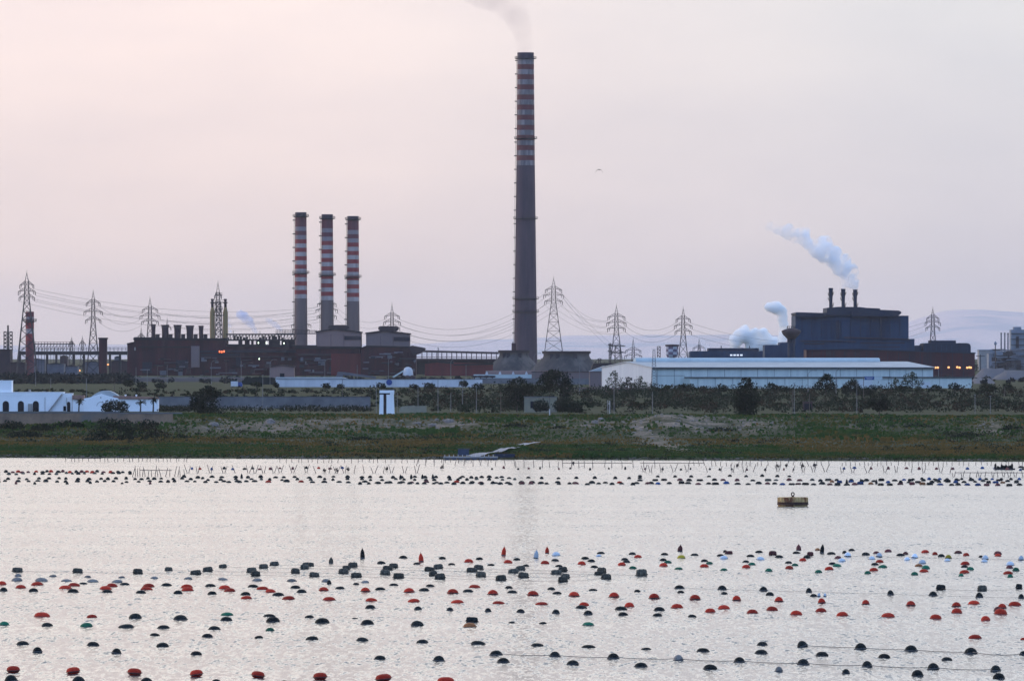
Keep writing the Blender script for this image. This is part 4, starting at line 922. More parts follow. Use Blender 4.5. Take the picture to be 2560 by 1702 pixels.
mb = MB(); wall_px(t, mb, 2271, 2286.5, 847, 946, 1, 60); t.part('side_block', mb, NAVY); mb = MB(); wall_px(t, mb, 1912, 1989, 862, 946, 2, 40); wall_px(t, mb, 1950, 1989, 855.7, 862, 3, 39); t.part('side_block', mb, NAVY)
mb = MB(); mb.prism(poly_px(t, [(2110, 844), (2110, 842), (2275, 847), (2275, 848.5)]), -1.4, -.02); mb.prism(poly_px(t, [(2000, 852), (2000, 850.5), (2140, 853), (2140, 854.5)]), -1.1, -.02); t.part('ledge', mb, DUST)
mb = MB(); mb.prism(poly_px(t, [(2286.5, 882), (2286.5, 865), (2288, 863.5), (2300, 863.5), (2304, 866), (2304, 872), (2298, 882)]), 0, 40); t.part('side_roof', mb, NAVY2)
for k, (c, top) in enumerate(((2077, 720), (2108, 722), (2138, 723.8))):
    tt = T('roof_flue', ('dark kinked flue on the hall roof nearest the water tower', 'dark kinked flue in the middle of the hall roof', 'dark kinked flue under the steam plume')[k], 'flue', c, 4830, PZ(769.5, 4830), 'three flues on the steel hall'); q = tt.k
    mb = MB(); mb.lathe([(4.4*q, -1), (4.3*q, tt.z(752)), (4.8*q, tt.z(738)), (5.6*q, tt.z(732)), (5.2*q, tt.z(728)), (5.9*q, tt.z(top+2)), (5.9*q, tt.z(top)), (4.9*q, tt.z(top)), (4.6*q, tt.z(top+6))], 18, cap=False); tt.part('shaft', mb, NAVY2, True)
    for py, s in ((733, 1), (746, -1), (761, 1), (735, -1)):
        mb = MB(); mb.box(s*3*q, s*7.2*q, -1.3, 1.3, tt.z(py), tt.z(py-1)); mb.box(s*6.6*q, s*7.2*q, -1.3, 1.3, tt.z(py), tt.z(py-4)); mb.tube((s*6.8*q, 0, tt.z(py)), (s*4.3*q, 0, tt.z(py+6)), .18); tt.part('platform', mb, STEEL)
for q in range(11): mb = MB(); wall_px(t, mb, 2004+q*24.5, 2004.9+q*24.5, 793, 842, -.5, .02); t.part('cladding_rib', mb, NAVY2)
for a, b, c, d in ((2010, 2060, 858, 861), (2150, 2262, 856, 858.5), (2172, 2250, 866, 868)): mb = MB(); wall_px(t, mb, a, b, c, d, -.3, .02); t.part('window_strip', mb, SHADOWM)
for a, b, c, d in ((2090, 2098, 800, 846), (2200, 2205, 792, 850)): mb = MB(); wall_px(t, mb, a, b, c, d, -1.8, -.02); t.part('duct', mb, NAVY2)
t = building('factory_hall', 'low red-walled hall along the front of the steel hall', 'factory hall', 2230, 4730)
mb = MB(); mb.prism(poly_px(t, [(2016, 976), (2016, 874), (2140, 872), (2437, 882), (2437, 976)]), 0, 45); t.part('wall', mb, REDWALL)
mb = MB(); mb.prism(poly_px(t, [(2014, 874.5), (2140, 871), (2439, 881), (2439, 884), (2140, 874)]), -.8, 46); t.part('roof', mb, NAVY2)
mb = MB(); wall_px(t, mb, 2065, 2077, 873, 892, -.4, .02); t.part('gate', mb, DUST)
for q in range(15): mb = MB(); wall_px(t, mb, 2030+q*27, 2031+q*27, 877+q*.4, 945, -.25, .02); t.part('downpipe', mb, NAVY2)
for k, px in enumerate((2341.5, 2371.5, 2396, 2422)):
    for dx in ((-3, 3), (0,), (-3, 3), (-4, 1.5, 5))[k]:
        tt = T('floodlight', f'glowing orange floodlight in the {ORD[k]} group along the red hall front', 'floodlight', px+dx, 4722, PZ(918.5+random.Random(px+dx).uniform(-.8, .8), 4722), 'orange floodlights on the red hall')
        b_ = MB(); b_.lathe([(.05, -.6), (.58, -.3), (.58, .3), (.05, .6)], 10); tt.part('lamp_head', b_, LAMP_O, True); b_ = MB(); b_.box(-.1, .1, .4, 7.9, .4, .6); tt.part('bracket', b_, STEEL)
t = building('factory_hall', 'dark hall with rounded roof edges behind the red front', 'factory hall', 2368, 4800)
mb = MB(); mb.prism(poly_px(t, [(2308, 946), (2308, 864), (2311, 858.5), (2316, 857.5), (2418, 857.5), (2424, 859.5), (2427, 865), (2427, 946)]), 0, 50); t.part('wall', mb, NAVY2)
mb = MB(); wall_px(t, mb, 2329, 2391, 851, 857.4, 5, 40); t.part('roof_monitor', mb, NAVY2)
for q in range(9): mb = MB(); wall_px(t, mb, 2314+q*13, 2315+q*13, 862, 880, -.3, .02); t.part('downpipe', mb, NAVY)
t = building('factory_hall', 'long low dark hall with a lit window strip behind the warehouse', 'factory hall', 1850, 5050)
mb = MB(); mb.prism(poly_px(t, [(1724, 940), (1725, 880), (1729, 877.5), (1965, 877.5), (1969, 881), (1969, 940)]), 0, 45); t.part('wall', mb, NAVY)
mb = MB(); wall_px(t, mb, 1771.5, 1897.5, 870, 877.4, 5, 40); wall_px(t, mb, 1803, 1805, 864, 870, 10, 11); wall_px(t, mb, 1874, 1876, 864, 870, 10, 11); t.part('roof_monitor', mb, NAVY2)
PW = emis('lit pane', (.72, .74, .78), .55)
for q in (1825, 1833.5, 1841.5, 1850.5): mb = MB(); wall_px(t, mb, q, q+6, 885.5, 889.5, -.2, .02); t.part('window', mb, PW)
# water tower
t = building('water_tower', 'saucer-shaped water tower on a slender stem by the steel hall', 'water tower', 1978, 4700); k = t.k
mb = MB(); mb.lathe([(9.2*k, 0), (8.6*k, t.z(852))], 20, cap=False); t.part('stem', mb, NAVY2, True)
mb = MB()
for i in range(14): a = 2*math.pi*i/14; mb.tube((8.4*k*math.cos(a), 8.4*k*math.sin(a), t.z(858)), (8.4*k*math.cos(a), 8.4*k*math.sin(a), t.z(847)), .35)
t.part('strut', mb, NAVY2)
mb = MB(); mb.lathe([(9.5*k, t.z(848)), (12*k, t.z(845.5)), (21*k, t.z(836)), (24.3*k, t.z(829)), (23.2*k, t.z(826)), (9*k, t.z(820.5)), (.2, t.z(820))], 36); t.part('bowl', mb, DUST, True)
mb = MB()
for i in range(12): a = 2*math.pi*i/12; mb.tube((10*k*math.cos(a), 10*k*math.sin(a), t.z(821)), (10*k*math.cos(a), 10*k*math.sin(a), t.z(815.5)), .12)
for i in range(12):
    a, b = 2*math.pi*i/12, 2*math.pi*(i+1)/12; mb.tube((10*k*math.cos(a), 10*k*math.sin(a), t.z(815.5)), (10*k*math.cos(b), 10*k*math.sin(b), t.z(815.5)), .1)
t.part('railing', mb, STEEL)
# chequered tank
t = building('water_tank', 'purple and white chequered tank above the warehouse roof', 'water tank', 1680.5, 4900); k = t.k
CH1 = mat('chequer purple', (.16, .12, .17), .8); CH2 = mat('chequer white', (.50, .50, .52), .8)
mb = MB(); n = 16; rows = [893, 886.5, 879.5, 872.5, 865.5]; r = 15.5*k
for j in range(4):
    for i in range(n):
        a, b = 2*math.pi*i/n+.1, 2*math.pi*(i+1)/n+.1; rl_ = r*(.82 if j == 0 else 1)
        mb.add([(rl_*math.cos(a), rl_*math.sin(a), t.z(rows[j])), (rl_*math.cos(b), rl_*math.sin(b), t.z(rows[j])), (r*math.cos(b), r*math.sin(b), t.z(rows[j+1])), (r*math.cos(a), r*math.sin(a), t.z(rows[j+1]))], [(0, 1, 2, 3)], (i//2+j) % 2)
t.part('tank', mb, [CH1, CH2])
mb = MB(); mb.lathe([(r*1.02, t.z(866)), (r*1.13, t.z(865.5)), (r*1.13, t.z(861.5)), (.1, t.z(860.5))], 24, cap=False); t.part('roof', mb, DUST)
mb = MB(); mb.lathe([(r*.5, 0), (r*.5, t.z(893)), (r*.82, t.z(892.9))], 20, cap=False); t.part('stem', mb, GREYC)
t = building('lattice_tower', 'short open lattice frame left of the chequered tank', 'lattice tower', 1647, 4950)
mb = MB()
for z0, z1 in zip(range(946, 872, -8), range(938, 864, -8)):
    h = 3.8*t.k
    for yy in (-h, h):
        for p, q in ((-h, -h), (h, h), (-h, h)): mb.tube((p, yy, t.z(z0)), (q, yy, t.z(z1)), .17)
        mb.tube((-h, yy, t.z(z1)), (h, yy, t.z(z1)), .15)
t.part('frame', mb, RUST)
for c, w_, arms_, lab in ((1544, 17, (865, 881), 'wide two-armed switchyard portal in front of the warehouse pylon'), (1525, 5, (862, 878), 'narrow switchyard mast left of the warehouse pylon'), (1499, 6, (899,), 'low T-shaped switchyard post by the cooling tower')):
    t = building('switchyard_gantry', lab, 'gantry', c, 4850); mb = MB()
    for s in (-1, 1): mb.tube((s*w_*.45*t.k, 0, 0), (s*w_*.35*t.k, 0, t.z(arms_[0]-3)), .26)
    for z0 in range(930, arms_[0], -8): mb.tube((-w_*.4*t.k, 0, t.z(z0)), (w_*.4*t.k, 0, t.z(z0-8)), .13)
    t.part('post', mb, LATT); mb = MB()
    for py in arms_: mb.tube((-w_*1.15*t.k, 0, t.z(py)), (w_*1.15*t.k, 0, t.z(py)), .22); mb.tube((-w_*1.15*t.k, 0, t.z(py)), (0, 0, t.z(py-4)), .12); mb.tube((w_*1.15*t.k, 0, t.z(py)), (0, 0, t.z(py-4)), .12)
    t.part('crossarm', mb, LATT)
# hazy plant at the right edge
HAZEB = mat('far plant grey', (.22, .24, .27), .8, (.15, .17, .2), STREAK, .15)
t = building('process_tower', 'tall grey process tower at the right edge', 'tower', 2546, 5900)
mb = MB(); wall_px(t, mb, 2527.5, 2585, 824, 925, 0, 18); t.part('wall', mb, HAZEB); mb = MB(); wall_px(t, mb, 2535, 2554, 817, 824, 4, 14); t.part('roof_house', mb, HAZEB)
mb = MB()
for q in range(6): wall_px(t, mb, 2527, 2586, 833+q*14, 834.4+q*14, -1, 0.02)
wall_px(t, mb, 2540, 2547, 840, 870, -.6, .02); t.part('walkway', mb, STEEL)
for k, (c, top) in enumerate(((2503, 831.5), (2512, 831.5), (2520, 832))):
    tt = building('thin_stack', ('outer', 'middle', 'inner')[k]+' thin stack of the trio beside the grey process tower', 'stack', c, 5850, 'trio of thin stacks'); mb = MB(); mb.tube((0, 0, 0), (0, 0, tt.z(top)), 1.9*tt.k, 1.7*tt.k, 12); tt.part('shaft', mb, CLOAK); mb = MB(); mb.lathe([(1.9*tt.k, tt.z(top+3)), (2.3*tt.k, tt.z(top+2.6)), (2.3*tt.k, tt.z(top+1.4)), (1.8*tt.k, tt.z(top+1))], 12, cap=False); tt.part('collar', mb, STEEL)
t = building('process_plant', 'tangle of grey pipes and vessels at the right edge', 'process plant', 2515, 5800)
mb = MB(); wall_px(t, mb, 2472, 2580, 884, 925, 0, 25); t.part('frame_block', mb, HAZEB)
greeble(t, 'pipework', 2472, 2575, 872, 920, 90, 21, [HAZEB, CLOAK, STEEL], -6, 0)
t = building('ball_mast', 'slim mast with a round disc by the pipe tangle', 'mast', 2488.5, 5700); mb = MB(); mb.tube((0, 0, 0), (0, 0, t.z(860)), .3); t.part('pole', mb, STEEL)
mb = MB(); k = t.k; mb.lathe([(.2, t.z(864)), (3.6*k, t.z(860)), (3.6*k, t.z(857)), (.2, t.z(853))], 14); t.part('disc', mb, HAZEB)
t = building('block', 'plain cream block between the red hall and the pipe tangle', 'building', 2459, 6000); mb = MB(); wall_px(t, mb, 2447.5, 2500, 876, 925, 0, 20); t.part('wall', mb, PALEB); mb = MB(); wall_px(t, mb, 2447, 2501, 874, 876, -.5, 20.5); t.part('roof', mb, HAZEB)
t = building('utility_pole', 'T-shaped utility pole in front of the cream block', 'pole', 2451, 4500); mb = MB(); mb.tube((0, 0, 0), (0, 0, t.z(886)), .24); t.part('post', mb, STEEL); mb = MB(); mb.tube((t.x(2440), 0, t.z(890)), (t.x(2462), 0, t.z(890)), .18); t.part('crossarm', mb, STEEL)
COAL = mat('ore heap', (.13, .125, .13), .95, (.09, .088, .095), nscale=.05)
for k, (a, b, top, lab) in enumerate(((2436, 2540, 921, 'long low ore heap behind the warehouse corner'), (2480, 2640, 926, 'nearer ore heap at the right edge'), (2425, 2500, 946, 'small grey ore heap by the warehouse corner'))):
    c = (a+b)/2; Y = (4400, 4250, 3700)[k]; t = building('ore_heap', lab, 'ore heap', c, Y); mb = MB(); nx_, ny_ = 24, 10; vs = []; zt = t.z(top)
    for j in range(ny_+1):
        for i in range(nx_+1):
            f = i/nx_; g = j/ny_; e = min(1, 4*min(f, 1-f))*min(1, 2.6*min(g, 1-g)); vs.append((t.x(a+(b-a)*f), g*40, -1+(zt+1)*e**.7*(1+.12*noise.noise((f*6, g*3, k*3.0)))))
    mb.add(vs, [(j*(nx_+1)+i, j*(nx_+1)+i+1, (j+1)*(nx_+1)+i+1, (j+1)*(nx_+1)+i) for j in range(ny_) for i in range(nx_)]); t.part('slope', mb, COAL)
# sign gantry
t = building('sign_gantry', 'road sign gantry with a blue panel before the warehouse', 'sign gantry', 2195, 2975)
for q in (2159, 2228): mb = MB(); wall_px(t, mb, q-.7, q+.7, 941, 985, 0, .2); t.part('post', mb, POLEM)
for q in (941, 948): mb = MB(); wall_px(t, mb, 2159.7, 2227.3, q, q+1, .01, .19); t.part('beam', mb, POLEM)
mb = MB(); wall_px(t, mb, 2161.5, 2185, 941, 949.3, -.15, -.02); t.part('blue_panel', mb, SIGNB); mb = MB(); wall_px(t, mb, 2186, 2206, 941.6, 949, -.15, -.02); t.part('pale_panel', mb, MINT)
mb = MB(); wall_px(t, mb, 2164, 2182, 943.6, 944.6, -.19, -.152); wall_px(t, mb, 2167, 2180, 946.2, 947, -.19, -.152); t.part('lettering', mb, WHITE2)

# ------------------------------------------------------------------ villa, chapel, terrace walls, guard tower
Yv = 2500
t = building('villa', 'whitewashed flat-roofed villa with arched openings', 'villa', 80, Yv)
mb = MB(); wall_px(t, mb, -60, 158, 981.5, 1040, 0, 9); wall_px(t, mb, 158.01, 180, 984.5, 1040, .3, 8.5); wall_px(t, mb, -60, 28.7, 952, 981.4, .6, 8); t.part('wall', mb, WHITE)
mb = MB(); wall_px(t, mb, -60, 159, 980, 981.5, -.12, 9.1); wall_px(t, mb, 158.9, 181, 983, 984.4, .2, 8.6); wall_px(t, mb, -60, 29.5, 950.8, 952, .5, 8.1); wall_px(t, mb, -60, 158, 986.6, 987.6, -.1, .02); t.part('cornice', mb, WHITE)
def arch(t, name, x0, x1, top, base, d, m_):
    c = (x0+x1)/2; hw = (x1-x0)/2; sp = top+hw; pts = [(x0, base), (x1, base), (x1, sp)]+[(c+hw*math.cos(a), sp-hw*math.sin(a)) for a in [math.pi*i/10 for i in range(1, 10)]]+[(x0, sp)]
    mb = MB(); mb.prism(poly_px(t, pts), d, d+.3); return t.part(name, mb, m_)
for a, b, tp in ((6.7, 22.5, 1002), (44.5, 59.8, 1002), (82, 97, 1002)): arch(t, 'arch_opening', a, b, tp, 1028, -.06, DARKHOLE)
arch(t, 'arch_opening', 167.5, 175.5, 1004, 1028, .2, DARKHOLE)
mb = MB(); wall_px(t, mb, 158.5, 165, 1015, 1027, .15, .3); t.part('door', mb, DARKHOLE)
mb = MB(); mb.prism(poly_px(t, [(120.5, 1028), (154, 984.5), (157, 984.5), (123.5, 1028)]), -.9, -.02); t.part('stair', mb, PALEB)
mb = MB(); wall_px(t, mb, 112, 113, 993, 1028, -.15, -.02); t.part('drainpipe', mb, PALEB); mb = MB(); wall_px(t, mb, 166.2, 167.2, 994, 1012, .12, .3); t.part('drainpipe', mb, PALEB)
mb = MB(); wall_px(t, mb, 70.5, 81.5, 1009, 1028, -1.2, -.4); t.part('stone_bench', mb, PALEB)
mb = MB(); wall_px(t, mb, 2, 5, 949, 951, 2, 3); t.part('roof_chimney', mb, PALEB); mb = MB(); mb.lathe([(.35, t.z(980)), (.35, t.z(974))], 8, cx=t.x(73), cy=3); t.part('roof_chimney', mb, PALEB); mb = MB(); mb.lathe([(.5, t.z(980)), (.5, t.z(978))], 8, cx=t.x(109), cy=3); t.part('roof_chimney', mb, PALEB)
t = building('chapel', 'white gabled chapel with a grey vault behind its front', 'chapel', 252, Yv-5)
mb = MB(); mb.prism(poly_px(t, [(209.5, 1040), (209.5, 996), (226, 992.5), (252.6, 984), (279, 992), (296, 995.5), (296, 1040)]), 0, 10); t.part('front_wall', mb, WHITE)
mb = MB(); c = 263; pts = [(227, 998)]+[(c-36+72*i/14, 993.5-17.5*math.sin(math.pi*i/14)**.8) for i in range(15)]+[(299, 998)]; mb.prism(poly_px(t, pts), .6, 10.5); t.part('vault', mb, ROOFS)
mb = MB(); mb.lathe([(.16, -.03), (.16, .05)], 12); o = mb.build('round_window', DARKHOLE, t.o); o.rotation_euler = (R(90), 0, 0); o.location = (t.x(252), -.05, t.z(993.5))
mb = MB(); wall_px(t, mb, 295.8, 395, 997, 1040, 1, 8); t.part('wing_wall', mb, WHITE); mb = MB(); wall_px(t, mb, 180.5, 209.6, 998, 1040, 2, 8); t.part('wing_wall', mb, WHITE)
mb = MB(); mb.prism(poly_px(t, [(281, 997.4), (283, 989), (392, 993), (397, 997.4)]), .5, 8.5); t.part('tiled_roof', mb, TERRA); mb = MB(); mb.prism(poly_px(t, [(180, 998.4), (180, 988), (209, 988), (209, 998.4)]), 1.4, 8.5); t.part('tiled_roof', mb, TERRA)
mb = MB(); pts = [(242+10.5*(1-math.cos(a)), 1015-10.5*math.sin(a)) for a in [math.pi*i/12 for i in range(13)]]
mb.path([(t.x(a), -.06, t.z(b)) for a, b in pts], .06); t.part('arch_moulding', mb, PALEB)
mb = MB(); mb.lathe([(.22, 0+t.z(997)), (.22, t.z(988.5)), (.3, t.z(988.2)), (.3, t.z(986))], 8, cx=t.x(313), cy=2); t.part('roof_chimney', mb, WHITE); mb = MB(); mb.lathe([(.22, t.z(997)), (.22, t.z(988.5)), (.3, t.z(988.2)), (.3, t.z(986))], 8, cx=t.x(340), cy=2); t.part('roof_chimney', mb, WHITE)
t = building('terrace_wall', 'sandy stone retaining wall below the villa', 'wall', 120, 2212); t.o.location.z -= 1.2; t.oz -= 1.2
mb = MB(); wall_px(t, mb, -90, 300, 1032.5, 1066, 0, 1); t.part('panel', mb, SAND); mb = MB(); wall_px(t, mb, 300.2, 432, 1034, 1066, .5, 1.5); t.part('panel', mb, SAND)
mb = MB(); wall_px(t, mb, -90, 299, 1029.5, 1032.5, -.1, 1.1); t.part('coping', mb, GREYW); mb = MB(); wall_px(t, mb, 299, 455, 1031, 1034, .4, 1.6); t.part('coping', mb, GREYW)
t = building('garden_wall', 'long bluish grey block wall behind the vine rows', 'wall', 660, 2640)
mb = MB(); wall_px(t, mb, 396, 926, 992, 1020, 0, .6); t.part('panel', mb, GREYW); mb = MB(); wall_px(t, mb, 395, 927, 991, 992, -.1, .7); t.part('coping', mb, DARKTRIM)
mb = MB(); rnd = random.Random(3)
t = building('vine_rows', 'rows of pale vine stakes on the garden terrace', 'vine rows', 680, 2560)
for q in range(70):
    px = rnd.uniform(556, 930); wall_px(t, mb, px, px+.7, rnd.uniform(1011, 1016), 1030, rnd.uniform(-30, 20), rnd.uniform(20.2, 21)-20+30) if False else mb.box(t.x(px), t.x(px)+.09, (yy := rnd.uniform(-40, 30)), yy+.09, -.2, rnd.uniform(1.2, 2.1))
t.part('stake', mb, PALEB)
t = building('garden_wall', 'beige ruined garden wall right of the guard tower', 'wall', 1033, 2440)
mb = MB(); mb.prism(poly_px(t, [(994, 1040), (1000, 1018), (1008, 1015), (1030, 1014), (1034, 1012.5), (1040, 1015), (1066, 1014), (1067, 1040)]), 0, .8); t.part('panel', mb, BEIGE)
t = building('shed', 'flat beige-green shed under the broad dark trees', 'shed', 1350, 2450)
mb = MB(); wall_px(t, mb, 1310.5, 1392, 993, 1040, 0, 6); t.part('wall', mb, BEIGE); mb = MB(); wall_px(t, mb, 1309.5, 1393, 991.5, 993, -.3, 6.3); t.part('roof', mb, GREYW)
mb = MB(); wall_px(t, mb, 1326, 1334, 1003, 1020, -.1, .02); t.part('door', mb, DARKHOLE)
t = building('hut', 'small dark-fronted hut behind the bank near the right trees', 'hut', 2020, 2560)
mb = MB(); wall_px(t, mb, 2008, 2031, 1005, 1032, 0, 2.4); t.part('wall', mb, DUST); mb = MB(); wall_px(t, mb, 2006.5, 2032, 1003.6, 1005, -.3, 2.6); t.part('roof', mb, DUST); mb = MB(); wall_px(t, mb, 2011, 2028, 1009, 1024, -.1, .02); t.part('opening', mb, DARKHOLE)
t = building('guard_tower', 'white two-legged guard tower on the bank crest', 'guard tower', 967, 2330)
mb = MB(); mb.prism(poly_px(t, [(947.5, 1045), (949.5, 986), (958.5, 986), (958.5, 1045)]), 0, 3.4); t.part('leg', mb, WHITE)
mb = MB(); mb.prism(poly_px(t, [(966, 1045), (966, 986), (984, 986), (986.5, 1045)]), 0, 3.4); t.part('leg', mb, WHITE)
mb = MB(); wall_px(t, mb, 948.8, 985.3, 975.5, 982.5, -.25, 3.6); wall_px(t, mb, 975, 985, 982.4, 986, -.1, 3.4); t.part('cabin', mb, WHITE)
mb = MB(); wall_px(t, mb, 949.5, 975, 982.4, 986.2, .15, 3.3); t.part('dark_slot', mb, DARKHOLE); mb = MB(); wall_px(t, mb, 958.4, 966.1, 986.3, 1045, 1.3, 1.6); t.part('slot_panel', mb, mat('brown slot', (.10, .065, .055), .9, (.05, .035, .03), nscale=.8))

# poles and lamp posts
POLES = [(602, 3010, 975, 1004, 0), (640, 3010, 962, 1004, 0), (657, 2600, 938, 1013, 1), (699, 2990, 966, 992, 0), (752, 3000, 972, 992, 0), (856, 2650, 949, 1010, 0), (940.6, 2420, 954, 1012, 0), (993, 2380, 981, 1038, 0), (1045, 2560, 968, 1010, 1), (1095, 2380, 948, 1032, 1), (1127, 2360, 981, 1033, 0), (1156, 2560, 964, 1014, 1), (1191, 2430, 968, 1028, 1), (1252, 2330, 979, 1038, 0), (1519, 2320, 1002, 1035, 0), (1535, 2330, 958, 1036, 1), (1449, 2900, 905, 975, 1), (1631, 2320, 979, 1034, 0), (1981, 2360, 975, 1030, 0), (1985.7, 2330, 959, 1033, 1), (2023.5, 2330, 984, 1033, 0), (2142, 2420, 954, 1020, 1), (2437.6, 2380, 988, 1028, 1), (2476, 2300, 991, 1036, 1), (2512, 2860, 966, 985, 0), (2159, 2800, 944, 990, 0), (2020, 2880, 935, 975, 2), (2090, 2880, 930, 975, 2),
         (528, 3600, 908, 962, 2), (565, 3600, 900, 962, 0), (603, 3600, 902, 958, 0), (418, 3600, 912, 958, 0), (394, 3600, 915, 962, 0), (368, 3500, 925, 965, 0), (340, 3500, 918, 965, 0), (675, 3600, 906, 958, 2), (812, 3600, 905, 958, 2), (893, 3600, 912, 955, 0), (971, 3600, 900, 955, 2), (1127, 3600, 905, 955, 2), (1165, 3600, 912, 955, 0), (1335, 3600, 890, 945, 2), (89, 3400, 916, 968, 1), (127, 3300, 945, 975, 0), (286, 2700, 956, 985, 0), (216, 2800, 945, 985, 0)]
WHERE = ['on the bank', 'behind the garden wall', 'by the road']
for k, (px, Y, top, base, ty) in enumerate(sorted(POLES)):
    g = gz(px, Y)
    t = T('lamp_post' if ty else 'post', ('tall thin pale lamp post' if ty == 1 else 'curved-arm street lamp' if ty == 2 else 'thin plain post')+', '+(ORD[k] if k < 30 else ORD[29-(k-len(POLES)+30)])+(' pole counting from the villa side' if k < 30 else ''), 'lamp post' if ty else 'post', px, Y, g, 'poles between the shore and the works')
    if k >= 30: t.o['label'] = ('tall thin pale lamp post' if ty == 1 else 'curved-arm street lamp' if ty == 2 else 'thin plain post')+', '+ORD[len(POLES)-1-k]+' pole counting back from the right edge'
    zt = t.z(top); mb = MB(); mb.tube((0, 0, -.3), (0, 0, zt), .10 if Y < 2700 else .12, .07 if Y < 2700 else .09, 6); t.part('pole', mb, POLEM if (ty or k % 3) else POLED)
    if ty == 1: mb = MB(); mb.box(-.28, .28, -.12, .12, zt, zt+.16); t.part('lamp_head', mb, POLEM)
    if ty == 2:
        mb = MB(); mb.path([(0, 0, zt), (.5, 0, zt+.8), (1.4, 0, zt+1.2), (2.3, 0, zt+1.25)], .07, 5); t.part('arm', mb, POLEM); mb = MB(); mb.box(2.1, 2.9, -.15, .15, zt+1.1, zt+1.3); t.part('lamp_head', mb, POLEM)
t = building('marker_post', 'short white-collared marker post in front of the beige shed', 'post', 1374, 2310)
mb = MB(); mb.tube((0, 0, -.3), (0, 0, t.z(980)), .06, .05, 6); t.part('pole', mb, POLED); mb = MB(); mb.tube((0, 0, 0), (0, 0, t.z(1022)), .16, .14, 8); t.part('collar', mb, WHITE2)
t = building('gate_frame', 'small pale frame of two posts and a rail on the bank crest', 'frame', 1522, 2320)
mb = MB()
for q in (1519.5, 1524.5): mb.tube((t.x(q), 0, -.3), (t.x(q), 0, t.z(1001)), .07)
mb.tube((t.x(1519.5), 0, t.z(1009)), (t.x(1524.5), 0, t.z(1009)), .05); t.part('post', mb, WHITE2)
t = building('lattice_mast', 'slender tapering lattice mast before the warehouse end wall', 'mast', 1635, 2990)
mb = MB(); zs = [970-i*7 for i in range(15)]
for z0, z1 in zip(zs, zs[1:]):
    h0, h1 = (2.2+(z0-868)*.052)*t.k, (2.2+(z1-868)*.052)*t.k
    for yy in (-1, 1):
        for p, q in ((-1, -1), (1, 1), (-1, 1), (1, -1)): mb.tube((p*h0, yy*h0, t.z(z0)), (q*h1, yy*h1, t.z(z1)), .075 if p == q else .045)
for p in (-1, 1):
    for q in (-1, 1): mb.tube((p*8*t.k, q*8*t.k, -1), (p*7.5*t.k, q*7.5*t.k, t.z(970)), .08)
t.part('mast', mb, POLEM)
# shore: path, pontoon, crates
t = building('path', 'pale track slanting down to the pontoon', 'path', 1290, 1890); kind(t.o, 'structure'); del t.o['category']
mb = MB(); DULLB = mat('dull blue paint', (.045, .06, .10), .6, (.03, .042, .075))
PA = [(1175, 1861), (1205, 1873), (1235, 1900), (1262, 1935), (1292, 1972), (1318, 2000), (1344, 2018)]
vs = []; PA = [(a+(c-a)*i/6, b+(d-b)*i/6) for (a, b), (c, d) in zip(PA, PA[1:]) for i in range(6)]+[PA[-1]]
for px, Y in PA:
    Y2 = Y-.345*PX(px, Y); x = PX(px, Y2)
    for s in (-1, 1):
        yy = Y2+s*4.5-2; xx = x-s*.8; vs.append((xx-t.ox, yy-t.Y, max(ground(xx, yy), 0)+.7-t.oz))
mb.add(vs, [(2*i, 2*i+2, 2*i+3, 2*i+1) for i in range(len(PA)-1)]); t.part('surface', mb, mat('pale track', (.33, .31, .30), .95, (.26, .24, .23), nscale=.3))
Yp = 1858
t = T('pontoon', 'low white and blue pontoon moored at the shore track', 'pontoon', 1190, Yp, 0)
mb = MB(); wall_px(t, mb, 1108, 1245, 1141, 1144.6, 0, 5); t.part('deck', mb, PALEB); 
for q in range(8): mb = MB(); wall_px(t, mb, 1112+q*17, 1124+q*17, 1144.4, 1148.5, .2, 4.6); t.part('pontoon_tank', mb, DULLB)
for q in range(12): mb = MB(); mb.tube((t.x(1112+q*11), .2, t.z(1141)), (t.x(1112+q*11), .2, t.z(1136)), .05); t.part('railing_post', mb, WHITE2)
t = T('crate', 'large dark blue crate standing on the pontoon shore', 'crate', 1160, 1868, gz(1160, 1868))
mb = MB(); wall_px(t, mb, 1145, 1172, 1123, 1138, 0, 2); t.part('body', mb, DULLB); mb = MB(); wall_px(t, mb, 1144, 1175, 1121, 1123.2, -.1, 2.1); t.part('lid', mb, DARKTRIM)
t = T('dinghy', 'small dark blue dinghy pulled up by the track foot', 'boat', 1262, 1866, gz(1262, 1866)+.1)
mb = MB(); st = [(-2.3, .1, .55), (-1.8, .55, .3), (-.6, .78, .12), (.9, .78, .1), (1.9, .7, .12), (2.2, .62, .15)]; vs = []
for x, hw, zb_ in st: vs += [(x, -hw, .85), (x, -hw*.6, zb_), (x, hw*.6, zb_), (x, hw, .85)]
mb.add(vs, [(4*i+j, 4*i+j+1, 4*i+j+5, 4*i+j+4) for i in range(5) for j in range(3)]+[(20, 21, 22, 23), (3, 2, 1, 0)]); t.part('hull', mb, DULLB); mb = MB(); mb.box(-.3, 0, -.7, .7, .6, .68); t.part('thwart', mb, PALEB); mb = MB(); mb.box(1, 1.3, -.65, .65, .6, .68); t.part('thwart', mb, PALEB)
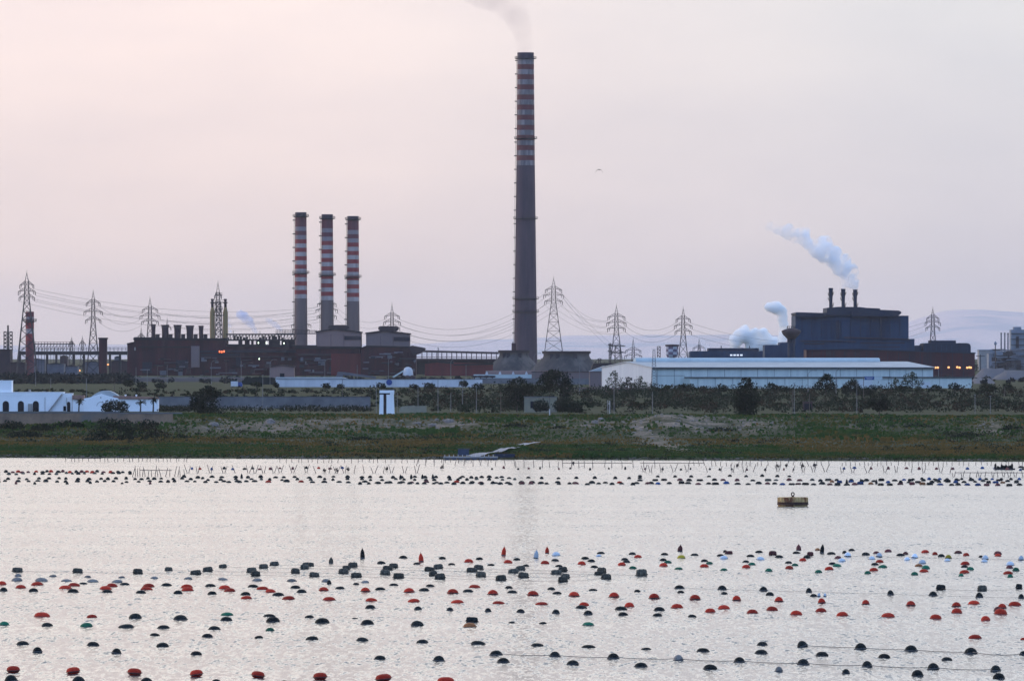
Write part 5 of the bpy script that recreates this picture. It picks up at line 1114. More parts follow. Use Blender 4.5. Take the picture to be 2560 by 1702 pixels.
# ------------------------------------------------------------------ floats of the mussel farm
FM = {}
def fmat(k, c, c2, third, rough=.6):
    m_ = FM[k] = mat('float '+k, c, rough, c2, nscale=2.2, third=third, tscale=4.5, tlo=.58, thi=.7, spec=.08)
    t_ = m_.node_tree; bs = t_.nodes['Principled BSDF']; lk = bs.inputs['Base Color'].links[0].from_socket     # every float its own fading
    oi = t_.nodes.new('ShaderNodeObjectInfo'); hv = t_.nodes.new('ShaderNodeHueSaturation'); a_ = t_.nodes.new('ShaderNodeMapRange'); a_.inputs[3].default_value = .62; a_.inputs[4].default_value = 1.3
    t_.links.new(oi.outputs['Random'], a_.inputs[0]); t_.links.new(a_.outputs[0], hv.inputs['Value']); t_.links.new(lk, hv.inputs['Color']); t_.links.new(hv.outputs[0], bs.inputs['Base Color'])
fmat('K', (.008, .011, .011), (.014, .018, .017), (.03, .034, .032)); fmat('R', (.52, .038, .016), (.34, .028, .014), (.26, .03, .016)); fmat('D', (.17, .04, .035), (.09, .03, .03), (.24, .22, .20))
fmat('G', (.25, .225, .195), (.15, .135, .12), (.08, .08, .075)); fmat('N', (.02, .15, .075), (.016, .10, .055), (.05, .17, .11)); fmat('W', (.72, .76, .78), (.55, .6, .62), (.35, .38, .36))
fmat('Y', (.48, .36, .03), (.34, .25, .03), (.2, .16, .05)); fmat('O', (.34, .14, .05), (.22, .08, .03), (.12, .05, .03)); fmat('B', (.03, .075, .19), (.02, .05, .13), (.06, .09, .17))
fmat('S', (.125, .11, .08), (.045, .042, .032), (.24, .215, .16), .6)     # weathered grey-black barrel
CN = dict(K='black', R='red', D='dull red', G='grey', N='green', W='white', Y='yellow', O='orange-brown', B='blue', S='grey-black')
BAND = mat('float seam', (.10, .10, .095), .7, (.05, .05, .05), nscale=3); REDS = mat('float red seam', (.26, .05, .035), .6, (.12, .03, .03), nscale=3)
UNDER = mat('float dark underside', (.02, .018, .016), .35)  # near-black, smoother tone for undersides, bands and rope eyes
def ell(prof, n=28): m = MB(); m.lathe(prof, n); return m
def mesh_of(mb, name, mats, smooth=True):
    o = mb.build(name, mats, smooth=smooth); me = o.data; bpy.data.objects.remove(o); return me
NAMESHAPE = dict(l='oval_float', d='ball_float', f='oval_float', b='barrel_float', c='cone_buoy', w='ball_float')
PROTO = {}
def proto(shape, c):
    if (shape, c) in PROTO: return PROTO[(shape, c)]
    m_ = FM[c]; parts = []
    if shape == 'l':
        pr = [(.02, -.5)]+[(math.cos(a)**.9, math.sin(a)) for a in [math.radians(d) for d in (-25, -12, 0, 14, 28, 42, 56, 70, 82)]]+[(.03, 1.0)]
        parts = [('body', mesh_of(ell(pr), 'float body', [m_])), ('seam', mesh_of(ell([(.985, -.03), (1.03, .015), (1.03, .06), (.97, .10)], 28), 'float seam', [BAND if c != 'R' else REDS]))]
        e = MB(); e.tube((-1.12, 0, .02), (-.95, 0, .1), .05, .09, 6); parts.append(('rope_eye', mesh_of(e, 'float eye', [UNDER]))); e = MB(); e.tube((.95, 0, .1), (1.12, 0, .02), .09, .05, 6); parts.append(('rope_eye', mesh_of(e, 'float eye', [UNDER])))
    elif shape == 'f':
        pr = [(.03, -.95)]+[(math.cos(a)**.75, math.sin(a)) for a in [math.radians(d) for d in range(-70, 80, 14)]]+[(.03, 1.0)]
        parts = [('body', mesh_of(ell(pr), 'float body', [m_])), ('seam', mesh_of(ell([(.96, -.20), (1.02, -.14), (1.02, -.06), (.97, .02)], 28), 'float seam', [REDS if c == 'R' else BAND])), ('dark_underside', mesh_of(ell([(.6, -.72), (.93, -.45), (1.0, -.24), (.95, -.20)], 28), 'float under', [UNDER]))]
        e = MB(); e.tube((-1.16, 0, -.1), (-.95, 0, -.08), .05, .10, 6); parts.append(('rope_eye', mesh_of(e, 'float eye', [UNDER]))); e = MB(); e.tube((.95, 0, -.08), (1.16, 0, -.1), .10, .05, 6); parts.append(('rope_eye', mesh_of(e, 'float eye', [UNDER])))
    elif shape in 'dw':
        pr = [(.5, -.55)]+[(math.cos(a), math.sin(a)) for a in [math.radians(d) for d in (-25, -10, 5, 20, 35, 50, 65, 80)]]+[(.05, 1.0)]
        parts = [('body', mesh_of(ell(pr), 'float body', [m_])), ('seam', mesh_of(ell([(.985, .02), (1.045, .06), (1.045, .15), (.95, .22)], 28), 'float seam', [UNDER if c in 'RW' else BAND]))]
        if c != 'W': e = MB(); e.tube((-1.14, 0, .08), (-.95, 0, .12), .05, .09, 6); parts.append(('rope_eye', mesh_of(e, 'float eye', [UNDER]))); e = MB(); e.tube((.95, 0, .12), (1.14, 0, .08), .09, .05, 6); parts.append(('rope_eye', mesh_of(e, 'float eye', [UNDER])))
    elif shape == 'b':        # lying barrel, axis along x, z 0..1 above water
        b_ = MB(); vs = []; n = 20; st = [(-1.0, .45), (-.98, .66), (-.92, .84), (-.8, .96), (-.4, 1.03), (0, 1.05), (.4, 1.03), (.8, .96), (.92, .84), (.98, .66), (1.0, .45)]
        for x, r in st:
            for i in range(n): a = 2*math.pi*i/n; vs.append((x, r*math.cos(a)*.85, .36+.62*r*math.sin(a)))
        b_.add(vs, [(k*n+i, k*n+(i+1) % n, (k+1)*n+(i+1) % n, (k+1)*n+i) for k in range(len(st)-1) for i in range(n)]+[tuple(range(n)), tuple(range(len(st)*n-1, (len(st)-1)*n-1, -1))])
        parts = [('body', mesh_of(b_, 'float body', [m_]))]
        h = MB()
        for x0 in (-.42, .42):
            vs = []
            for x in (x0-.05, x0+.05):
                for i in range(n): a = 2*math.pi*i/n; vs.append((x, 1.10*math.cos(a)*.85, .36+.62*1.10*math.sin(a)))
            h.add(vs, [(i, (i+1) % n, n+(i+1) % n, n+i) for i in range(n)])
        parts.append(('band', mesh_of(h, 'float band', [UNDER], False)))
        e = MB(); e.tube((-1.2, 0, .12), (-.9, 0, .3), .06, .1, 6); parts.append(('rope_eye', mesh_of(e, 'float eye', [UNDER]))); e = MB(); e.tube((.9, 0, .3), (1.2, 0, .12), .1, .06, 6); parts.append(('rope_eye', mesh_of(e, 'float eye', [UNDER])))
    elif shape == 'c':
        pr = [(.7, -.2), (.92, 0), (1.0, .12), (.98, .35), (.86, .58), (.62, .78), (.36, .90), (.30, .93), (.22, 1.0), (.02, 1.0)]
        parts = [('body', mesh_of(ell(pr, 20), 'buoy body', [m_])), ('collar', mesh_of(ell([(.92, -.02), (1.05, .02), (1.05, .07), (.95, .10)], 20), 'buoy collar', [BAND]))]
        e = MB(); e.tube((0, 0, .95), (0, 0, 1.14), .10, .06, 6); parts.append(('top_eye', mesh_of(e, 'buoy eye', [UNDER])))
    root = bpy.data.objects.new(NAMESHAPE[shape], None); kids = [bpy.data.objects.new(n_, me) for n_, me in parts]
    PROTO[(shape, c)] = (root, kids); return PROTO[(shape, c)]
frnd = random.Random(5)
def put_float(px, py, wpx, hpx, shape, c, label, group, yaw=None, tilt=0.0):
    Y = 453600.0/(py-HY); k = Y/F; rw, rh = wpx*k/2, hpx*k
    root, kids = proto(shape, c)
    o = root.copy(); COL.objects.link(o)
    tag(o, label, 'float' if shape != 'c' else 'buoy', group)
    if shape == 'f': z = rh*.5*.80; sc = (rw, rw, rh*.52)
    else: z = 0; sc = (rw, rw if shape != 'b' else rh*.62, rh)
    o.location = (PX(px, Y), Y+rw*.4, z)
    o.rotation_euler = (0, tilt, frnd.uniform(-.35, .35) if yaw is None else yaw)
    for q in kids:
        ch = q.copy(); COL.objects.link(ch); ch.parent = o
        ch.scale = sc
    return o, Vector(o.location)

ZX = {0: (0, 4.331), 1: (500, 4.331), 2: (1000, 4.331), 3: (1500, 4.331), 4: (2000, 4.2125)}
# row -> list of (zoom, shape, colour, [(x, y of the waterline, width, height) ...]) in zoomed photo pixels
ROWS = {}
def row(key, z, sh, c, items): ROWS.setdefault(key, []).extend((z, sh, c, *i) for i in items)
row('bar4', 0, 'b', 'S', [(187, 385, 110, 48), (838, 395, 105, 50), (1490, 405, 100, 55), (2120, 415, 115, 50)]); row('bar4', 1, 'b', 'S', [(600, 428, 95, 55), (1235, 438, 105, 50), (1692, 445, 115, 52), (2150, 455, 115, 58)])
row('bar4', 2, 'b', 'S', [(435, 463, 110, 62), (1095, 478, 110, 60), (1763, 495, 100, 60)]); row('bar4', 3, 'b', 'S', [(65, 465, 105, 60)])
row('bar3', 0, 'b', 'S', [(1825, 372, 80, 40)]); row('bar3', 1, 'b', 'S', [(85, 382, 105, 52), (560, 392, 105, 55), (1030, 400, 90, 55), (1555, 405, 105, 58), (2005, 415, 105, 55)])
row('bar3', 2, 'b', 'S', [(360, 428, 85, 55), (876, 437, 105, 55), (1335, 447, 110, 58), (1790, 455, 95, 50)]); row('bar3', 3, 'b', 'S', [(20, 415, 75, 66), (452, 430, 115, 75)])
row('bar2', 1, 'b', 'S', [(248, 340, 85, 38), (688, 347, 95, 48), (1130, 353, 90, 48), (1585, 360, 85, 45), (2030, 368, 105, 50)]); row('bar2', 2, 'b', 'S', [(318, 378, 110, 48), (778, 388, 115, 50), (1230, 398, 110, 48), (1692, 410, 110, 48), (2165, 420, 115, 45)])
row('bar1', 1, 'b', 'S', [(805, 317, 95, 45), (1150, 320, 80, 38), (1200, 325, 60, 42), (1655, 333, 100, 52), (2095, 342, 95, 50)]); row('bar1', 2, 'b', 'S', [(415, 352, 100, 52), (850, 360, 100, 52), (1306, 368, 100, 50), (1765, 382, 95, 52), (2183, 395, 95, 58)])
row('grA', 0, 'l', 'G', [(195, 435, 75, 32), (573, 438, 85, 22), (948, 445, 75, 22), (1315, 450, 75, 20), (1672, 458, 85, 25), (2035, 465, 95, 25)]); row('grA', 1, 'l', 'G', [(250, 473, 110, 25), (618, 482, 110, 28), (993, 487, 105, 28), (1360, 495, 90, 35), (1785, 502, 90, 25)])
row('grB', 0, 'l', 'G', [(180, 482, 120, 38), (450, 485, 140, 38), (722, 488, 120, 25), (1003, 495, 125, 32), (1265, 498, 120, 30)])
row('redA', 0, 'l', 'R', [(18, 523, 100, 38), (400, 530, 135, 38), (805, 538, 130, 35), (1215, 545, 120, 38), (1608, 550, 130, 40), (2022, 560, 130, 42)]); row('redA', 1, 'l', 'R', [(265, 570, 130, 42), (675, 577, 135, 35)])
row('redA', 1, 'd', 'R', [(1340, 590, 110, 42), (1790, 600, 105, 48)]); row('redA', 2, 'd', 'R', [(97, 608, 120, 50), (572, 618, 125, 50), (1005, 630, 115, 52), (1440, 640, 125, 52), (1885, 650, 120, 52)])
row('redA', 3, 'd', 'R', [(152, 660, 115, 55), (587, 675, 120, 58), (1030, 685, 120, 55), (1480, 695, 95, 55), (1937, 708, 95, 55)]); row('redA', 4, 'd', 'R', [(230, 705, 82, 55), (693, 717, 82, 50), (1168, 730, 100, 52), (1648, 742, 100, 50), (2130, 757, 95, 50)])
row('redB', 0, 'l', 'R', [(225, 562, 115, 38), (705, 568, 140, 38), (1145, 575, 135, 38), (1590, 580, 135, 35), (2030, 590, 130, 42)]); row('redB', 1, 'l', 'R', [(320, 598, 125, 38), (765, 605, 115, 35)])
row('blkA', 0, 'l', 'K', [(903, 517, 90, 20), (1352, 525, 105, 25), (1805, 535, 115, 30)]); row('blkA', 1, 'l', 'K', [(113, 543, 115, 30), (575, 550, 115, 30), (1033, 562, 110, 32), (1512, 570, 105, 28), (1950, 580, 115, 30)])
row('blkA', 2, 'l', 'K', [(258, 590, 115, 32), (738, 602, 115, 30), (1215, 613, 110, 30), (1697, 625, 105, 28)])
row('blkB', 0, 'l', 'K', [(38, 592, 85, 40), (360, 598, 105, 38), (790, 605, 120, 38), (1160, 608, 115, 32), (1522, 615, 110, 32), (1925, 622, 100, 38)]); row('blkB', 1, 'l', 'K', [(130, 628, 100, 35), (490, 636, 110, 36), (845, 642, 130, 35), (1100, 610, 110, 38)])
row('blkC', 1, 'l', 'K', [(1690, 523, 70, 22), (2098, 533, 100, 25)]); row('blkC', 2, 'l', 'K', [(328, 543, 95, 25), (1180, 563, 85, 27), (1637, 577, 85, 28), (2090, 588, 95, 22)]); row('blkC', 3, 'l', 'K', [(405, 600, 70, 25), (875, 612, 78, 26), (1348, 627, 75, 26), (1838, 638, 90, 36)])
row('cone', 1, 'c', 'S', [(1418, 290, 50, 62)]); row('cone', 1, 'c', 'K', [(1760, 238, 50, 105), (1398, 517, 50, 45)]); row('cone', 2, 'c', 'R', [(230, 275, 55, 92), (1120, 207, 50, 92), (1592, 183, 45, 68)]); row('cone', 2, 'c', 'W', [(1470, 238, 55, 88)])
row('cone', 3, 'c', 'D', [(865, 163, 55, 68), (2152, 150, 55, 60)]); row('cone', 4, 'c', 'K', [(230, 175, 45, 90)])
row('redC', 1, 'l', 'R', [(500, 675, 120, 32), (955, 683, 140, 38), (1397, 692, 140, 38), (1857, 702, 130, 36)]); row('redC', 2, 'l', 'R', [(145, 710, 135, 35), (618, 720, 140, 34), (1070, 730, 135, 30), (1530, 740, 140, 30), (1995, 750, 110, 38)])
row('redC', 3, 'l', 'R', [(318, 762, 105, 48), (835, 775, 130, 45), (1343, 787, 130, 45), (1865, 802, 125, 45)]); row('redC', 4, 'l', 'R', [(222, 793, 115, 40)])
row('redD', 3, 'l', 'R', [(1193, 820, 115, 42), (1650, 832, 120, 42), (2127, 848, 130, 46)]); row('redD', 4, 'l', 'R', [(445, 838, 125, 45), (928, 850, 145, 45), (1432, 868, 125, 48), (1955, 885, 100, 48)])
row('redE', 4, 'l', 'R', [(1832, 715, 125, 40), (2265, 730, 135, 45)]); row('redF', 4, 'l', 'R', [(1652, 807, 115, 52), (2115, 820, 140, 60)]); row('redF', 4, 'l', 'D', [(2085, 785, 90, 45)])
row('redG', 4, 'l', 'R', [(1843, 1075, 140, 42), (2350, 1090, 60, 25)])
row('redH', 2, 'l', 'R', [(810, 555, 125, 32)])
row('blkD', 1, 'l', 'K', [(1843, 780, 110, 40)]); row('blkD', 2, 'd', 'K', [(195, 795, 85, 38), (540, 803, 75, 36), (953, 815, 72, 40), (1305, 823, 90, 38), (1688, 835, 85, 45), (2037, 845, 100, 45)]); row('blkD', 3, 'l', 'K', [(252, 855, 110, 35), (620, 863, 105, 32), (1000, 875, 95, 30)])
row('blkE', 2, 'l', 'K', [(1965, 780, 125, 36)]); row('blkE', 3, 'l', 'K', [(230, 795, 135, 38), (643, 803, 120, 40)])
row('mid', 0, 'l', 'R', [(455, 868, 175, 48), (993, 880, 115, 35)]); row('mid', 0, 'l', 'K', [(1462, 888, 140, 55), (1952, 902, 150, 52)]); row('mid', 1, 'l', 'K', [(285, 912, 130, 42), (788, 925, 150, 55), (1320, 938, 160, 55), (1813, 952, 140, 52)])
row('mid', 2, 'l', 'K', [(188, 968, 140, 55)]); row('mid', 2, 'l', 'O', [(755, 982, 145, 48)])
row('mid2', 0, 'l', 'N', [(45, 962, 110, 42), (933, 980, 140, 45)]); row('mid2', 0, 'l', 'K', [(513, 972, 125, 38), (1362, 988, 175, 38), (1770, 995, 135, 35)]); row('mid2', 1, 'l', 'K', [(155, 1008, 130, 38)]); row('mid2', 1, 'l', 'N', [(757, 1022, 95, 35)])
row('mid3', 1, 'l', 'N', [(290, 857, 140, 35)]); row('mid3', 1, 'l', 'K', [(750, 868, 130, 28), (1182, 880, 100, 28), (1680, 892, 70, 12)]); row('mid3', 2, 'b', 'K', [(778, 928, 125, 55)]); row('mid3', 2, 'l', 'K', [(1207, 938, 75, 18), (1545, 947, 85, 22)]); row('mid3', 2, 'l', 'N', [(2040, 962, 125, 35)])
row('low1', 0, 'l', 'K', [(1678, 1075, 110, 28)]); row('low1', 1, 'l', 'K', [(78, 1090, 120, 38), (635, 1102, 95, 28), (1210, 1118, 140, 38), (1760, 1133, 135, 40)]); row('low1', 2, 'l', 'K', [(240, 1153, 130, 38), (850, 1170, 165, 40), (1490, 1188, 140, 32), (2043, 1205, 150, 32)])
row('low1', 3, 'l', 'K', [(497, 1225, 110, 22), (1117, 1248, 140, 40), (1745, 1270, 140, 45)]); row('low1', 4, 'l', 'K', [(235, 1258, 135, 45), (890, 1280, 130, 45), (1550, 1305, 115, 35)])
row('low2', 0, 'l', 'K', [(245, 1172, 135, 40), (1008, 1182, 135, 42), (1757, 1195, 140, 45)]); row('low3', 0, 'd', 'K', [(405, 1255, 105, 58), (1260, 1270, 105, 60)]); row('low3', 0, 'l', 'K', [(2125, 1282, 125, 40)])
row('low4', 1, 'l', 'K', [(1948, 1330, 125, 42)]); row('low4', 2, 'd', 'K', [(420, 1350, 125, 60), (1118, 1365, 135, 52), (1870, 1390, 135, 52)]); row('low4', 3, 'l', 'K', [(443, 1412, 140, 48), (1197, 1440, 155, 55)]); row('low4', 3, 'd', 'G', [(1937, 1462, 85, 55)]); row('low4', 4, 'd', 'K', [(485, 1445, 85, 50)]); row('low4', 4, 'l', 'K', [(1238, 1470, 125, 65), (2095, 1500, 130, 62)])
row('rope1', 2, 'd', 'K', [(1040, 1285, 140, 52), (1677, 1303, 120, 58)]); row('rope1', 3, 'd', 'K', [(145, 1325, 130, 62), (1510, 1365, 120, 60), (2200, 1390, 130, 65)]); row('rope1', 3, 'd', 'G', [(850, 1343, 110, 62)]); row('rope1', 4, 'd', 'K', [(708, 1375, 110, 65), (1405, 1400, 125, 68), (2063, 1420, 110, 65)])
row('rope2', 3, 'l', 'K', [(1758, 1180, 115, 42)]); row('rope2b', 3, 'd', 'K', [(2195, 1198, 115, 70)]); row('rope2b', 4, 'd', 'K', [(640, 1190, 125, 68), (1170, 1210, 135, 65), (1800, 1235, 140, 65), (2355, 1250, 90, 45)])
row('front', 0, 'f', 'R', [(142, 1475, 145, 80), (790, 1490, 150, 82), (1455, 1502, 155, 82), (2125, 1518, 140, 82)]); row('front', 1, 'f', 'R', [(628, 1532, 145, 80), (1300, 1549, 150, 82), (1985, 1568, 175, 86)]); row('front', 2, 'f', 'R', [(495, 1602, 185, 88)])
row('front2', 0, 'd', 'K', [(118, 1578, 145, 80), (850, 1592, 150, 80), (1585, 1606, 150, 80)]); row('front2', 1, 'd', 'K', [(175, 1622, 140, 78), (915, 1640, 140, 82)])
row('top', 1, 'l', 'K', [(1965, 297, 95, 30), (2200, 237, 90, 30)]); row('top', 2, 'l', 'K', [(458, 247, 80, 28), (858, 252, 80, 26), (1265, 258, 80, 25), (1680, 268, 85, 25), (2070, 275, 85, 28)])
row('top', 3, 'l', 'K', [(268, 258, 78, 26), (288, 283, 82, 26), (685, 265, 80, 28), (1133, 273, 80, 25), (1580, 282, 75, 24), (2040, 293, 80, 25)]); row('top', 4, 'l', 'K', [(340, 297, 80, 25), (790, 303, 80, 26), (1730, 328, 75, 25)]); row('top', 4, 'l', 'O', [(1250, 318, 85, 28)]); row('top', 4, 'l', 'D', [(2207, 338, 75, 35)])
row('top2', 2, 'l', 'K', [(2172, 190, 90, 25), (2005, 247, 90, 28)]); row('top2', 3, 'l', 'K', [(348, 197, 80, 26), (698, 203, 82, 26), (1022, 208, 88, 24), (1303, 215, 80, 24), (1630, 222, 90, 26), (1940, 230, 90, 28), (2240, 237, 80, 28)])
row('top3', 2, 'l', 'R', [(745, 282, 100, 38), (1172, 290, 95, 36), (1570, 298, 95, 36), (1968, 305, 90, 36)]); row('top3', 3, 'l', 'R', [(235, 314, 88, 34), (687, 325, 92, 38), (1130, 333, 98, 34), (1582, 342, 92, 36), (2050, 353, 90, 36)]); row('top3', 4, 'l', 'R', [(305, 353, 95, 35), (777, 365, 95, 35), (1308, 375, 98, 30), (1732, 388, 105, 35), (2192, 397, 105, 32)])
row('top4', 2, 'l', 'K', [(180, 303, 80, 22), (560, 310, 80, 22), (983, 318, 80, 22), (1360, 325, 75, 22), (1720, 332, 85, 26), (2105, 340, 85, 26)])
row('grn1', 3, 'l', 'N', [(733, 290, 85, 30), (1185, 300, 78, 26), (1645, 310, 80, 28), (2113, 320, 75, 28)]); row('grn1', 4, 'l', 'N', [(392, 318, 95, 30), (870, 330, 98, 30), (1325, 342, 88, 38), (1795, 353, 80, 32), (2275, 365, 75, 38)])
row('grn2', 3, 'l', 'N', [(357, 350, 85, 28), (850, 358, 92, 24), (1340, 370, 80, 25), (1827, 380, 80, 34)]); row('grn2', 4, 'l', 'N', [(195, 383, 78, 32), (713, 395, 70, 32), (1208, 407, 78, 34), (1697, 420, 55, 30), (2215, 433, 62, 34)])
row('wht', 2, 'l', 'W', [(1690, 210, 95, 42), (2150, 218, 65, 22)]); row('wht', 3, 'l', 'Y', [(880, 237, 90, 35)]); row('wht', 3, 'l', 'W', [(1340, 243, 90, 35), (1738, 255, 90, 35)]); row('wht', 3, 'l', 'R', [(412, 230, 85, 30), (2197, 265, 80, 30)])
row('wht', 4, 'l', 'W', [(440, 265, 82, 35), (1288, 285, 80, 40), (2213, 305, 90, 42)]); row('wht', 4, 'l', 'R', [(840, 275, 85, 30), (1738, 298, 98, 35)])
row('wht2', 4, 'd', 'W', [(502, 215, 75, 48), (833, 220, 70, 48), (1207, 230, 72, 48), (1950, 245, 75, 48), (2328, 252, 62, 50)]); row('wht2', 4, 'd', 'Y', [(1563, 235, 70, 42)]); row('wht3', 4, 'l', 'W', [(757, 243, 70, 35), (1127, 250, 65, 32), (1550, 262, 68, 28), (1943, 272, 72, 32)])
row('back', 3, 'l', 'K', [(1355, 172, 45, 25), (1720, 178, 85, 26), (2130, 187, 85, 25)]); row('back', 3, 'b', 'D', [(1395, 190, 80, 32), (1870, 203, 80, 45)]); row('back', 4, 'b', 'D', [(108, 203, 65, 40)]); row('back', 4, 'l', 'D', [(402, 235, 75, 30), (805, 182, 70, 26), (928, 165, 78, 30), (1112, 190, 60, 28), (1668, 180, 85, 30), (2085, 190, 85, 35)]); row('back', 4, 'l', 'O', [(185, 148, 55, 25)])
row('back', 4, 'l', 'K', [(328, 190, 95, 26), (470, 178, 50, 28), (543, 153, 68, 24), (695, 198, 90, 30), (1060, 205, 90, 26), (1490, 215, 75, 30), (1905, 222, 50, 22), (75, 225, 78, 28)]); row('back', 4, 'l', 'R', [(1318, 172, 85, 30), (1422, 195, 60, 32), (1750, 205, 68, 32), (2085, 210, 70, 28)])
row('tri', 3, 'd', 'K', [(860, 567, 110, 40), (1323, 580, 100, 50), (1770, 592, 90, 48)]); row('tri', 4, 'd', 'K', [(95, 590, 65, 48), (955, 617, 70, 52), (1402, 628, 92, 50), (1890, 645, 80, 55), (2330, 655, 65, 50)]); row('tri2', 4, 'b', 'K', [(1483, 563, 95, 55), (2305, 550, 65, 50)]); row('tri2', 4, 'b', 'S', [(1920, 575, 95, 60)])
row('tri3', 4, 'd', 'W', [(198, 635, 38, 40), (262, 635, 35, 38)]); row('tri3', 4, 'l', 'K', [(145, 633, 75, 28)])
WHEREROW = {'bar4': 'foremost barrel rope', 'bar3': 'third barrel rope', 'bar2': 'second barrel rope', 'bar1': 'rearmost barrel rope', 'grA': 'upper grey row', 'grB': 'short grey row behind the reds', 'redA': 'long red row', 'redB': 'short red row before the long one', 'blkA': 'black row threading the red floats', 'blkB': 'black row before the short reds', 'blkC': 'small black row below the barrels', 'cone': 'standing buoys', 'redC': 'flat red row below the long reds', 'redD': 'lower red row', 'redE': 'pair above the lower red row', 'redF': 'clump at the right edge', 'redG': 'open water at the right', 'redH': 'odd place behind the long reds', 'blkD': 'black dome row below flat reds', 'blkE': 'black trio beside the flat reds', 'mid': 'big mixed middle row', 'mid2': 'lower green and black row', 'mid3': 'flat row behind the big mixed row', 'low1': 'long flat row in lower water', 'low2': 'trio low on the villa side', 'low3': 'trio below the low trio', 'low4': 'lowest black row', 'rope1': 'thick low rope line', 'rope2': 'place above the thick rope line', 'rope2b': 'slack low rope line', 'front': 'frontmost red row', 'front2': 'line cut by the picture bottom', 'top': 'scattered small rear row', 'top2': 'rear row behind the whites', 'top3': 'rear red row', 'top4': 'thin row behind the barrels', 'grn1': 'upper green row', 'grn2': 'lower green row', 'wht': 'mixed white and red row', 'wht2': 'white rope line', 'wht3': 'row under the white rope line', 'back': 'rearmost mixed row', 'tri': 'black dome rope behind the reds', 'tri2': 'tilted barrel line', 'tri3': 'cluster beside the dome rope'}
GROUPN = dict(l='oval floats of the near mussel farm', f='oval floats of the near mussel farm', d='ball floats of the near mussel farm', b='barrel floats of the near mussel farm', c='standing cone buoys')
ropes = {}
for key, items in ROWS.items():
    items = sorted([(ZX[z][0]+x/ZX[z][1], 1340+y/ZX[z][1], w_/ZX[z][1], h_/ZX[z][1], sh, c) for z, sh, c, x, y, w_, h_ in items])
    tot = {}; cnt = {}
    for i in items: tot[(i[5], i[4])] = tot.get((i[5], i[4]), 0)+1
    for px, py, w_, h_, sh, c in items:
        q = cnt[(c, sh)] = cnt.get((c, sh), 0)+1; n = tot[(c, sh)]
        nm = dict(l='oval float', f='plump float', d='domed float', b='barrel float', c='cone buoy')[sh]
        o_ = '' if n == 1 else f'{ORD[q-1]} ' if q < n or n == 2 else 'last '
        lab = f'{o_}{CN[c]} {nm} from the left in the {WHEREROW[key]}' if n > 1 else f'only {CN[c]} {nm} in the {WHEREROW[key]}'
        o, p = put_float(px, py, w_, h_, sh, c, lab, GROUPN[sh], tilt=-.35 if key == 'rope2b' and px < 2020 else frnd.uniform(-.13, .13))
        ropes.setdefault(key, []).append(p)
RM = mat('rope', (.34, .28, .21), .9, (.12, .10, .08), nscale=.6)
RL = dict(bar4='faint rope linking the foremost barrel floats', bar3='faint rope linking the third line of barrel floats', bar2='faint rope linking the second line of barrel floats', bar1='faint rope linking the rearmost barrel floats', rope1='thick weedy rope linking dark domed floats low in front', rope2b='slack rope linking dark floats low at the right', tri='straight rope linking black domes behind the red row', wht2='rope linking the white domed floats', tri2='curved rope between the tilted barrels')
for key, lab in RL.items():
    mb = MB(); p = ropes[key]; c = p[len(p)//2].copy(); c.z = 0; rr = random.Random(key)
    for a, b in zip(p, p[1:]):
        if (b-a).length > 60: continue
        pts = []; sg = rr.uniform(-.4, .9) if key in ('rope2b', 'tri2') else rr.uniform(-.15, .3)
        for i in range(13):
            f = i/12; q = a.lerp(b, f)-c; q.z = .05+.10*abs(2*f-1)**3; q.y -= sg*3.5*f*(1-f)*(4 if key in ('rope2b', 'tri2') else 1); pts.append(tuple(q))
        mb.path(pts, .026 if key in ('rope1', 'rope2b') else .011, 5)
    tag(mb.build('rope', RM, loc=c), lab, 'rope', 'ropes of the mussel farm')

# far farm: rows of small dark floats; the larger front ones are single things
rr = random.Random(41); FAR = []
def far_row(x0, x1, ya, yb, step, w0, w1, cols, jit=1.4, shapes='l'):
    x = x0
    while x < x1:
        f = (x-x0)/(x1-x0); FAR.append((x, ya+(yb-ya)*f+rr.uniform(-jit, jit), rr.uniform(w0, w1), rr.uniform(4.2, 7.0), rr.choice(shapes), rr.choice(cols))); x += step*rr.uniform(.65, 1.4)
far_row(-5, 340, 1181, 1181, 15, 10, 14, 'KKKKRD'); far_row(-5, 330, 1186, 1184, 21, 8, 12, 'KKKS'); far_row(-5, 520, 1198, 1198, 22, 9, 13, 'KKKK'); far_row(-5, 620, 1204, 1205, 24, 10, 14, 'KKK'); far_row(40, 400, 1209, 1209, 60, 7, 9, 'KKD')
far_row(460, 1260, 1194, 1194, 28, 11, 14, 'KKKK'); far_row(520, 1300, 1200, 1200, 29, 9, 12, 'KKS'); far_row(560, 1640, 1205, 1209, 33, 13, 17, 'KKKKDR'); far_row(900, 1600, 1209, 1211, 24, 10, 15, 'KKKKDK'); far_row(1150, 1600, 1196, 1196, 40, 10, 12, 'K', 1, 'b')
far_row(1600, 2000, 1192, 1191, 38, 10, 12, 'K', .8); far_row(1600, 2560, 1201, 1203, 30, 12, 16, 'KKKSD', 1.2, 'llb'); far_row(1620, 2560, 1209, 1214, 22, 13, 17, 'KKKOKDB', 1.5, 'llb'); far_row(2080, 2560, 1205, 1207, 26, 11, 15, 'KKOKBK', 1.5, 'llb'); far_row(2260, 2560, 1199, 1199, 19, 9, 12, 'KKKB')
far_row(2110, 2560, 1172, 1173, 34, 8, 11, 'BDDBK', 1.5, 'b'); far_row(480, 860, 1173, 1172, 26, 7, 12, 'RKKDB', 1.5, 'l'); far_row(1230, 2000, 1172, 1176, 36, 5, 7, 'KKD', 1.5)
FAR.sort(key=lambda f: -f[1]*.35-f[2])
big, small = FAR[:150], FAR[150:]
